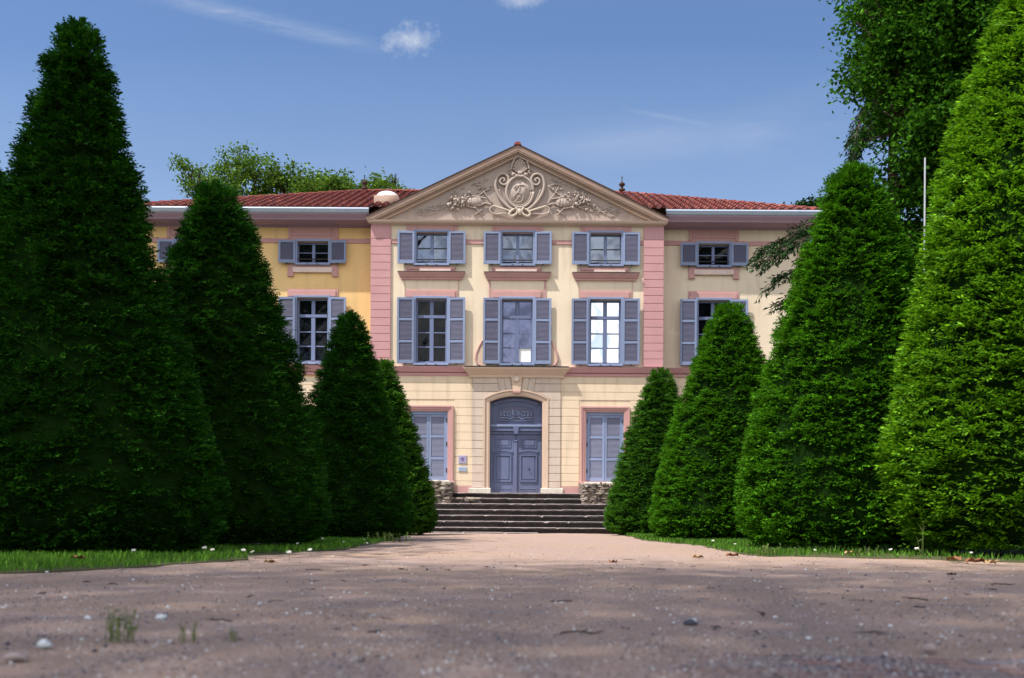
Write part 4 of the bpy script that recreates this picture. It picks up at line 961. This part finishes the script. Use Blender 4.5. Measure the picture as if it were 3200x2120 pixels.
# ------------------------------------------------------------------ stone steps
stair = thing('stone_staircase', 'worn dark stone steps rising to the front door', 'steps', (0, 27.5, 0)); OS = (0, 27.5, 0)
NS = 7; hs = ZS/NS; ys_ = [27.55+.39*k for k in range(NS)]
def slab(x0, x1, y0, y1, z0, z1, seed, joints, chips=1.):
    m = MB(); rnd = random.Random(seed); segs = sorted([x0, x1]+[j for j in joints if x0 < j < x1])
    for a, b in zip(segs, segs[1:]):
        a += .006; b -= .006; n = max(2, int((b-a)/.05)); rows = []; dz = rnd.uniform(-.006, .006); dy = rnd.uniform(-.015, .01)
        for i in range(n+1):
            x = a+(b-a)*i/n; c = mnoise.noise((x*6, seed*3.1, 0)); c2 = max(0, mnoise.noise((x*3.1, seed*7.7, 5))-.42)*.14*chips
            e = .012+.012*abs(mnoise.noise((x*19, seed, 2)))+c2
            if i in (0, n): e += rnd.uniform(.01, .04)*chips
            zt = z1+dz+.004*c; nose = .045
            rows.append([(x, y0+dy+.04, z0-.01), (x, y0+dy+.035, z1-.07), (x, y0+dy-nose+.01+.01*c, z1-.055-.01*abs(c)), (x, y0+dy-nose, zt-e), (x, y0+dy-nose+e, zt), (x, y1, zt)])
        vs = [p for r in rows for p in r]
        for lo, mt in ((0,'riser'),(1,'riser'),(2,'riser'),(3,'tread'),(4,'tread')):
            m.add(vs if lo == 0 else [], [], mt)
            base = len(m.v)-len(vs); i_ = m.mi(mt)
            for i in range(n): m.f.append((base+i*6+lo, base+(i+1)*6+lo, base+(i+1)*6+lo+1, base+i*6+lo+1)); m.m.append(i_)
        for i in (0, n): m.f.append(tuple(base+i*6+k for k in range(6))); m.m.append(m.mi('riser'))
    return m
JN = [[-2.0, 1.1], [-1.95, -.3, 1.4], [-1.7, .7, 1.9], [-.6, 1.25], [-1.6, .5], [.85, -.2], [1.25]]
for k in range(NS):
    w0, w1 = (-2.75, 2.75) if k < 5 else ((-1.05, 1.86) if k == 5 else (-1.87, 1.88))
    y1 = (ys_[k+1]+.06) if k < NS-1 else YC-.01
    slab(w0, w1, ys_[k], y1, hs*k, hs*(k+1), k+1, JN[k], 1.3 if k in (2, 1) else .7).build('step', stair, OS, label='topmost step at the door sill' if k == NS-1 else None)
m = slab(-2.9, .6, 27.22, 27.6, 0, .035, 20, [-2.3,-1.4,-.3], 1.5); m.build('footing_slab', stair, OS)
# rubble masonry
def rubble(label, x0, x1, y0, y1, z0, z1, seed, cap=True):
    o_ = ((x0+x1)/2, y0, z0); root = thing('rubble_wall', label, 'stone wall', o_); m = MB(); rnd = random.Random(seed)
    m.box(x0+.04, x1-.04, y0+.05, y1, z0, z1-.03, 'soil')
    z = z0
    while z < z1-.03:
        h_ = rnd.uniform(.03, .085); x = x0
        while x < x1-.02:
            w_ = rnd.uniform(.06, .30); cx = x+w_/2; m.blob((min(cx, x1-.05), y0+.03+rnd.uniform(-.035,.035), z+h_/2), (w_*.60, .08, h_*.70), 'rubble', 6, 4, .5); x += w_*.95
        y = y0+.1
        while y < y1:
            w_ = rnd.uniform(.1, .22)
            for xx in (x0, x1): m.blob((xx, y, z+h_/2), (.07, w_*.55, h_*.58), 'rubble', 7, 5, .3)
            y += w_
        z += h_*.93
    m.build('masonry', root, o_)
    if cap:
        c = MB(); q_ = x0
        while q_ < x1-.1:
            w_ = min(rnd.uniform(.35, .7), x1-q_); c.bbox(q_+.006, q_+w_-.006, y0-.02+rnd.uniform(-.02,.02), y1, z1-.09+rnd.uniform(-.01,.01), z1+rnd.uniform(-.012,.012), 'whitestone', .025); q_ += w_
        c.build('capstone', root, o_)
rubble('rubble stone wall left of the steps under the shuttered window', -3.3, -1.88, 29.35, 30.7, .0, Z(1112,29.4), 31)
rubble('rubble stone wall right of the steps under the shuttered window', 1.92, 3.4, 29.2, 30.7, .0, Z(1114,29.3), 32)
rubble('broken patch of rubble where the second step has fallen away', -1.86, -1.02, ys_[5]-.02, ys_[6], hs*5, hs*6-.02, 33, False)

# ------------------------------------------------------------------ small things on the gravel
def peb(label, u, v, r, mt, grp=None, flat=.6):
    x, y = G(u, v); m = MB(); m.blob((0, 0, r*flat*.75+.004), (r, r*.85, r*flat), mt, 12, 8, .25)
    o = m.build('pebble', smooth=True); o.location = (x, y, 0); tag(o, label, 'pebble', grp)
peb('largest pale blue pebble low in the left foreground', 105, 1507, .019, 'pebw')
peb('white pebble on the gravel right of the grassy weed', 375, 1441, .020, 'pebw')
peb('small pale pebble on the gravel left of the grassy weed', 205, 1441, .013, 'pebw')
peb('two tone blue grey stone right of centre in the foreground', 1597, 1448, .022, 'pebd')
peb('white chip resting on top of the blue grey stone', 1604, 1441, .012, 'pebw', flat=.8)
peb('dark squarish stone farther right on the gravel', 2304, 1425, .011, 'pebd')
peb('dark blue stone at the bottom edge of the photo', 838, 1543, .011, 'pebd')
peb('dark pebble in the foreground towards the right edge', 1985, 1412, .010, 'pebd')
peb('grey flat stone low at the far right', 2150, 1505, .022, 'pebg')
peb('grey flat stone at the bottom left corner', 40, 1535, .03, 'pebg', flat=.3)
pr_ = {}
for mt, nm in (('pebg', 'pinkish grey'), ('pebd', 'dark'), ('pebw', 'pale')):
    m = MB(); m.blob((0,0,.006), (.010,.008,.006), mt, 8, 6, .3); pr_[mt] = (m, nm)
protos = {}
rnd = random.Random(5)
for i in range(270):
    mt = rnd.choice(['pebg','pebg','pebd','pebw']); u = rnd.uniform(-20, 2390); v = 1310+250*rnd.random()**1.3; x, y = G(u, v)
    if inside(np.array([x]), np.array([y]), lawns[0])[0] or inside(np.array([x]), np.array([y]), lawns[2])[0]: continue
    if mt not in protos: o = pr_[mt][0].build('pebble', smooth=True); protos[mt] = o
    else: o = protos[mt].copy(); COL.objects.link(o)
    o.location = (x, y, 0); s_ = rnd.uniform(.4, 1.1)*(.7+y*.06); o.scale = (s_, s_, s_); o.rotation_euler = (0, 0, rnd.uniform(0, 6))
    tag(o, 'tiny %s pebble scattered on the gravel forecourt' % pr_[mt][1], 'pebble', 'tiny %s pebbles scattered on the gravel' % pr_[mt][1])
# fine grit as stuff
def grit(n=26000):
    g = np.random.default_rng(3); v = 1262+330*g.random(n)**.9; dd = HC*F/(v-VH); x = g.uniform(-.52,.52,n)*dd; P = np.stack([x, dd, np.full(n,.010)], 1)
    keep = ~(inside(x, dd, lawns[0]) | inside(x, dd, lawns[1]) | inside(x, dd, lawns[2])); P = P[keep]; n = len(P); dd = dd[keep]
    s = (.0022+.0035*g.random(n)**2)*(.75+dd*.10)
    P[:,2] = [.004+.015*mnoise.noise((a*.9, b*.6, 0))+.008*mnoise.noise((a*3, b*2.5, 4)) for a, b in P[:,:2]]
    base = np.array([[1,0,0],[0,1,0],[-1,0,0],[0,-1,0],[0,0,.8]]); an = g.uniform(0,6.28,n); c, s_ = np.cos(an), np.sin(an)
    V = []; 
    for bx in base:
        b = np.tile(bx, (n,1))*(.7+.6*g.random((n,3))); V.append(np.stack([b[:,0]*c-b[:,1]*s_, b[:,0]*s_+b[:,1]*c, b[:,2]], 1)*s[:,None]+P)
    tri = []
    for (i, j) in ((0,1),(1,2),(2,3),(3,0)): tri.append(np.stack([V[i], V[j], V[4]], 1))
    A = np.concatenate(tri).reshape(-1,3); mi = np.tile(g.choice(3, n, p=[.70,.25,.05]), 4)
    o = npmesh('grit', A, 0, ['pebg','pebd','pebw'], mi, nv=3); o['kind'] = 'stuff'; tag(o, 'fine loose grit spread over the packed gravel', 'grit')
grit()
# dry leaves
def dryleaf(sz, mt):
    m = MB(); n = 7; vs = []; fs = []
    for i in range(n):
        t = i/(n-1); w_ = sz*.42*math.sin(math.pi*min(1, t*.93+.05))*(1+.25*math.sin(i*2.6)); z = sz*(.05+.09*math.sin(t*3.0)+.05*math.sin(t*7+1))
        vs += [(sz*(t-.5), -w_, z+w_*.5+sz*.1*math.sin(i*1.9)), (sz*(t-.5), 0, z), (sz*(t-.5), w_, z+w_*.45-sz*.08*math.sin(i*2.3))]
    for i in range(n-1): fs += [(i*3,i*3+1,i*3+4,i*3+3),(i*3+1,i*3+2,i*3+5,i*3+4)]
    m.add(vs, fs, mt); m.tube([(sz*.45,0,sz*.1),(sz*.7,.01,sz*.05)], sz*.012, mt, 5); return m
def lf(label, u, v, sz, mt, rot, grp=None, dz=0):
    x, y = G(u, v); o = dryleaf(sz, mt).build('dry_leaf', smooth=True); o.location = (x, y, .004+dz); o.rotation_euler = (0, 0, rot); tag(o, label, 'leaf', grp)
lf('curled tan leaf on the sunlit path right of centre', 1613, 1291, .12, 'paleleaf', .2)
lf('orange brown dry leaf on the sunlit path edge near the tall green cone', 1693, 1287, .14, 'deadleaf', .4)
lf('rust red dry leaf lying in the shaded grass at far left', 180, 1313, .12, 'deadleaf', .5, dz=.03)
lf('yellow tan leaf on the gravel beside the corner of the left grass', 626, 1308, .10, 'paleleaf', .1)
lf('brown leaf on the gravel in line with the steps', 1418, 1302, .09, 'deadleaf', .9)
lf('large rust leaf at the edge of the right grass, nearest the photo edge', 2255, 1299, .17, 'deadleaf', .1)
lf('rust leaf at the grass edge just left of the largest rust leaf', 2205, 1293, .14, 'deadleaf', 2.1)
lf('tan leaf at the edge of the right grass', 2292, 1300, .13, 'paleleaf', .7)
lf('orange leaf caught in the grass under the huge bright cone', 2180, 1276, .13, 'deadleaf', .3, dz=.05)
lf('pale leaf caught in the grass under the huge bright cone', 2215, 1277, .12, 'paleleaf', .8, dz=.04)
lf('tan leaf on bare soil between the two big right hand cones', 1965, 1283, .12, 'paleleaf', .4, dz=.02)
lf('dark curled leaf on the shaded gravel towards the right', 2200, 1327, .07, 'twig', .4)
proto = None
for i in range(46):
    u = rnd.uniform(0, 2367); v = 1300+170*rnd.random()**1.6; x, y = G(u, v)
    if any(inside(np.array([x]), np.array([y]), L)[0] for L in lawns): continue
    if proto is None: proto = dryleaf(.045, 'twig').build('leaf_scrap', smooth=True); o = proto
    else: o = proto.copy(); COL.objects.link(o)
    s_ = rnd.uniform(.4, 1.0); o.location = (x, y, .003); o.scale = (s_*1.3, s_, s_*.6); o.rotation_euler = (0, 0, rnd.uniform(0, 6)); tag(o, 'dark scrap of dead leaf lying on the gravel', 'leaf', 'dark leaf scraps on the gravel')
proto = None
for i in range(34):
    u = rnd.uniform(0, 2367); v = 1295+190*rnd.random()**1.4; x, y = G(u, v)
    if any(inside(np.array([x]), np.array([y]), L)[0] for L in lawns): continue
    if proto is None:
        m = MB(); m.tube([(-.05,0,.006),(-.01,.008,.010),(.03,-.003,.006),(.055,.01,.010)], .0028, 'twig', 5, .0015); m.tube([(0,.006,.009),(.02,.022,.012)], .0018, 'twig', 5, .001); proto = m.build('twig'); o = proto
    else: o = proto.copy(); COL.objects.link(o)
    s_ = rnd.uniform(.5, 1.3); o.location = (x, y, .002); o.scale = (s_, s_, s_); o.rotation_euler = (0, 0, rnd.uniform(0, 6)); tag(o, 'thin dark twig lying on the gravel', 'twig', 'thin twigs on the gravel')
# weeds growing in the gravel
def weed(label, u, v, h, n, mt='weed', lean=.35, leafs=5, w=.004, spread=.03):
    x, y = G(u, v); root = thing('weed_tuft', label, 'weed', (x, y, 0)); t = MB(); P = []; Fd = []; L = []
    for i in range(n):
        an = rnd.uniform(0, 6.28); ln = rnd.uniform(0, lean); hh = h*rnd.uniform(.5, 1); bx, by = rnd.gauss(0, spread), rnd.gauss(0, spread)
        pts = [Vector((bx+math.cos(an)*ln*hh*(k/4)**1.6, by+math.sin(an)*ln*hh*(k/4)**1.6, hh*k/4)) for k in range(5)]; t.tube(pts, w*.3, mt, 4, w*.15)
        for k in range(leafs):
            f_ = rnd.uniform(.15, 1)*4; j = min(3, int(f_)); P.append(pts[j].lerp(pts[j+1], f_-j)); Fd.append(Vector((rnd.gauss(0,1), rnd.gauss(0,1), rnd.uniform(.2,1.4))).normalized()); L.append(rnd.uniform(.10,.22)*h)
    t.build('stems', root, (0,0,0)); N = len(P); npmesh('leaves', kites(np.array(P), np.array(Fd), unit(rng.normal(0,1,(N,3))), L, w), N, [mt], parent=root)
weed('pale green grassy weed growing in the left foreground gravel', 270, 1490, .105, 26, spread=.022)
weed('small faint weed right of the grassy weed in the foreground', 435, 1490, .07, 10, spread=.012)
weed('tiny dry weed sprout in the foreground, third from the left', 540, 1490, .045, 7, spread=.01)
weed('tall bare weed stalk before the huge bright cone', 2128, 1287, .42, 3, lean=.25, leafs=4, w=.010, spread=.02)
weed('tall weed stalk with leaves in grass under the huge bright cone', 2178, 1277, .40, 3, lean=.3, leafs=5, w=.012, spread=.04)
weed('low leafy weed at the foot of the tall green cone', 1790, 1284, .13, 26, lean=.7, leafs=8, w=.022, spread=.14)
weed('low leafy weed on the bare soil between the large right hand cones', 1990, 1283, .11, 18, lean=.7, leafs=8, w=.022, spread=.12)
weed('bright leafy weed at the foot of the small dark cone beside the path', 893, 1255, .16, 26, lean=.7, leafs=8, w=.03, spread=.14)
# daisies
proto = None
for (u, v) in ((310,1300),(473,1294),(492,1297),(560,1299),(592,1302),(670,1305),(720,1296),(655,1262),(700,1266),(745,1262),(790,1268),(838,1262),(845,1272),(690,1275),(2120,1283),(2245,1288),(2318,1285),(1700,1268),(1650,1262),(1880,1284),(2060,1283)):
    x, y = G(u, v)
    if proto is None:
        m = MB(); m.tube([(0,0,.0),(.004,0,.07)], .0015, 'weed', 4)
        for k in range(9): a = k*.698; m.add([(.004,0,.071),(.004+.016*math.cos(a-.25),.016*math.sin(a-.25),.074),(.004+.021*math.cos(a),.021*math.sin(a),.076),(.004+.016*math.cos(a+.25),.016*math.sin(a+.25),.074)], [(0,1,2,3)], 'flower')
        m.blob((.004,0,.073), (.006,.006,.004), 'paleleaf', 6, 4); proto = m.build('daisy'); o = proto
    else: o = proto.copy(); COL.objects.link(o)
    o.location = (x, y, .02); o.rotation_euler = (.5, 0, rnd.uniform(-1, 1)); s_ = rnd.uniform(.7, 1.2); o.scale = (s_,)*3; tag(o, 'small white daisy in the grass beside the path', 'flower', 'white daisies in the grass')

# ------------------------------------------------------------------ sky, sun, camera
SV = Vector((-.48, -.32, 1)).normalized(); elev = math.asin(SV.z); 
wd = bpy.data.worlds.new('World'); scene.world = wd; wd.use_nodes = True; nt = wd.node_tree; nt.nodes.clear()
sky = nt.nodes.new('ShaderNodeTexSky'); sky.sky_type = 'NISHITA'; sky.sun_disc = False; sky.sun_elevation = elev
sky.sun_rotation = math.atan2(SV.x, SV.y); sky.air_density = 1.1; sky.dust_density = 1.1; sky.ozone_density = 3.2; sky.altitude = 200
tc = nt.nodes.new('ShaderNodeTexCoord'); sp_ = nt.nodes.new('ShaderNodeSeparateXYZ'); nt.links.new(tc.outputs['Generated'], sp_.inputs[0])
def mth(op, a, b=None, c=None, clamp=False):
    n = nt.nodes.new('ShaderNodeMath'); n.operation = op; n.use_clamp = clamp
    for i, v in enumerate((a, b, c)):
        if v is None: continue
        if isinstance(v, (int, float)): n.inputs[i].default_value = v
        else: nt.links.new(v, n.inputs[i])
    return n.outputs[0]
ys2 = mth('MAXIMUM', sp_.outputs['Y'], .05); A = mth('DIVIDE', sp_.outputs['X'], ys2); B = mth('DIVIDE', sp_.outputs['Z'], ys2)
cmb = nt.nodes.new('ShaderNodeCombineXYZ'); nt.links.new(A, cmb.inputs[0]); nt.links.new(B, cmb.inputs[1])
def nz(scale, det=6, rough=.6, st=(1,1,1), rot=0, dist=0):
    mp = nt.nodes.new('ShaderNodeMapping'); mp.inputs['Scale'].default_value = st; mp.inputs['Rotation'].default_value = (0,0,rot); nt.links.new(cmb.outputs[0], mp.inputs[0])
    n = nt.nodes.new('ShaderNodeTexNoise'); n.inputs['Scale'].default_value = scale; n.inputs['Detail'].default_value = det; n.inputs['Roughness'].default_value = rough; n.inputs['Distortion'].default_value = dist
    nt.links.new(mp.outputs[0], n.inputs['Vector']); return n.outputs['Fac']
def puff(u, v, ru, rv, gain, nn, nw=1.5):
    a0, b0 = (u-UC)/F, (VH-v)/F
    dx = mth('DIVIDE', mth('SUBTRACT', A, a0), ru/F); dy = mth('DIVIDE', mth('SUBTRACT', B, b0), rv/F)
    r2 = mth('SQRT', mth('ADD', mth('MULTIPLY', dx, dx), mth('MULTIPLY', dy, dy)))
    k = mth('SUBTRACT', 1.0, r2); k = mth('ADD', k, mth('MULTIPLY', mth('SUBTRACT', nn, .5), nw)); return mth('MULTIPLY', k, gain, clamp=True)
n1 = nz(60, 7, .68); n2 = nz(9, 6, .65, (.35, 1.6, 1), .22, .6); n3 = nz(26, 8, .75, (.25, 1.5, 1), .215, .4)
c1 = puff(942, 92, 66, 40, .62, n1, 2.6); c2 = puff(1198, -4, 64, 28, .6, n1, 1.8); 
def streak(u0, v0, u1, v1, w, gain, nn):
    a0, b0, a1, b1 = (u0-UC)/F, (VH-v0)/F, (u1-UC)/F, (VH-v1)/F; dx, dy = a1-a0, b1-b0; L = math.hypot(dx, dy); tx, ty = dx/L, dy/L
    pa_ = mth('SUBTRACT', A, a0); pb = mth('SUBTRACT', B, b0)
    t_ = mth('DIVIDE', mth('ADD', mth('MULTIPLY', pa_, tx), mth('MULTIPLY', pb, ty)), L); s_ = mth('ABSOLUTE', mth('SUBTRACT', mth('MULTIPLY', pa_, ty), mth('MULTIPLY', pb, tx)))
    k = mth('SUBTRACT', 1.0, mth('DIVIDE', s_, w/F), clamp=True)
    e = mth('MULTIPLY', mth('MULTIPLY', t_, mth('SUBTRACT', 1.0, t_), clamp=True), 4.0, clamp=True)
    return mth('MULTIPLY', mth('MULTIPLY', k, e), mth('MULTIPLY', mth('SUBTRACT', nn, .33), gain, clamp=True), clamp=True)
c3 = streak(250, -30, 920, 125, 28, 1.6, n3); c4 = streak(1420, 248, 1650, 290, 9, .9, n3); c5 = streak(1150, 350, 1800, 300, 75, .8, n2)
c6 = streak(1650, 330, 2050, 220, 90, .7, n2)
tot = mth('ADD', mth('ADD', mth('MULTIPLY', c1, .7), mth('MULTIPLY', c2, .8)), mth('ADD', mth('MULTIPLY', c3, .55), mth('ADD', mth('MULTIPLY', c4, .4), mth('ADD', mth('MULTIPLY', c5, .6), mth('MULTIPLY', c6, .6)))), clamp=True)
veil = mth('MULTIPLY', mth('MULTIPLY', mth('SUBTRACT', 1.0, mth('DIVIDE', B, .46), clamp=True), mth('ADD', .35, nz(4, 5, .6, (.5, 1.5, 1)))), .42, clamp=True)
tot = mth('ADD', tot, veil, clamp=True)
front = mth('GREATER_THAN', sp_.outputs['Y'], .1); tot = mth('MULTIPLY', tot, front)
mx = nt.nodes.new('ShaderNodeMix'); mx.data_type = 'RGBA'; nt.links.new(tot, mx.inputs[0]); tint = nt.nodes.new('ShaderNodeMix'); tint.data_type = 'RGBA'; tint.blend_type = 'MULTIPLY'; tint.inputs[0].default_value = 1; tint.inputs[7].default_value = (.84, .93, 1.06, 1); nt.links.new(sky.outputs[0], tint.inputs[6]); nt.links.new(tint.outputs[2], mx.inputs[6]); mx.inputs[7].default_value = (6.2, 6.3, 6.6, 1)
nb = nt.nodes.new('ShaderNodeTexNoise'); nb.inputs['Scale'].default_value = 2.6; nb.inputs['Detail'].default_value = 7; nb.inputs['Roughness'].default_value = .58; nt.links.new(tc.outputs['Generated'], nb.inputs['Vector'])
cov = mth('MULTIPLY', mth('SUBTRACT', nb.outputs['Fac'], .40), 7.0, clamp=True)  # bright white clouds added behind the viewer as neutral fill light
back = mth('MULTIPLY', mth('SUBTRACT', mth('MULTIPLY', sp_.outputs['Y'], -1.0), .12), 4.0, clamp=True)
low = mth('MULTIPLY', sp_.outputs['Z'], 12.0, clamp=True)
mb_ = nt.nodes.new('ShaderNodeMix'); mb_.data_type = 'RGBA'; nt.links.new(mth('MULTIPLY', mth('MULTIPLY', cov, back), low), mb_.inputs[0]); nt.links.new(mx.outputs[2], mb_.inputs[6]); mb_.inputs[7].default_value = (12.5, 12.0, 11.6, 1)
mx = mb_
bg = nt.nodes.new('ShaderNodeBackground'); bg.inputs['Strength'].default_value = .09; nt.links.new(mx.outputs[2], bg.inputs[0])
wo = nt.nodes.new('ShaderNodeOutputWorld'); nt.links.new(bg.outputs[0], wo.inputs[0])
sl = bpy.data.lights.new('Sun', 'SUN'); sl.energy = 3.9; sl.angle = R(.55); sl.color = (1, .93, .82)
so = bpy.data.objects.new('Sun', sl); COL.objects.link(so); so.rotation_euler = (-SV).to_track_quat('-Z', 'Y').to_euler(); so.location = SV*60
cam = bpy.data.cameras.new('Camera'); co = bpy.data.objects.new('Camera', cam); COL.objects.link(co); scene.camera = co
cam.sensor_width = 36; cam.lens = 36*F/2367; cam.shift_x = -(UC-1183.5)/2367; cam.shift_y = (VH-784)/2367; cam.clip_end = 2000
co.location = (0, 0, HC); co.rotation_euler = (R(90), R(0), 0)
co.rotation_mode = 'XYZ'
from mathutils import Matrix
co.matrix_world = Matrix.Translation((0,0,HC)) @ Matrix.Rotation(R(90), 4, 'X') @ Matrix.Rotation(R(.35), 4, 'Z')
cam.dof.use_dof = True; cam.dof.focus_distance = 24; cam.dof.aperture_fstop = 3.2
scene.view_settings.view_transform = 'Standard'; scene.view_settings.look = 'None'; scene.view_settings.exposure = 0.7
scene.render.engine = 'CYCLES'
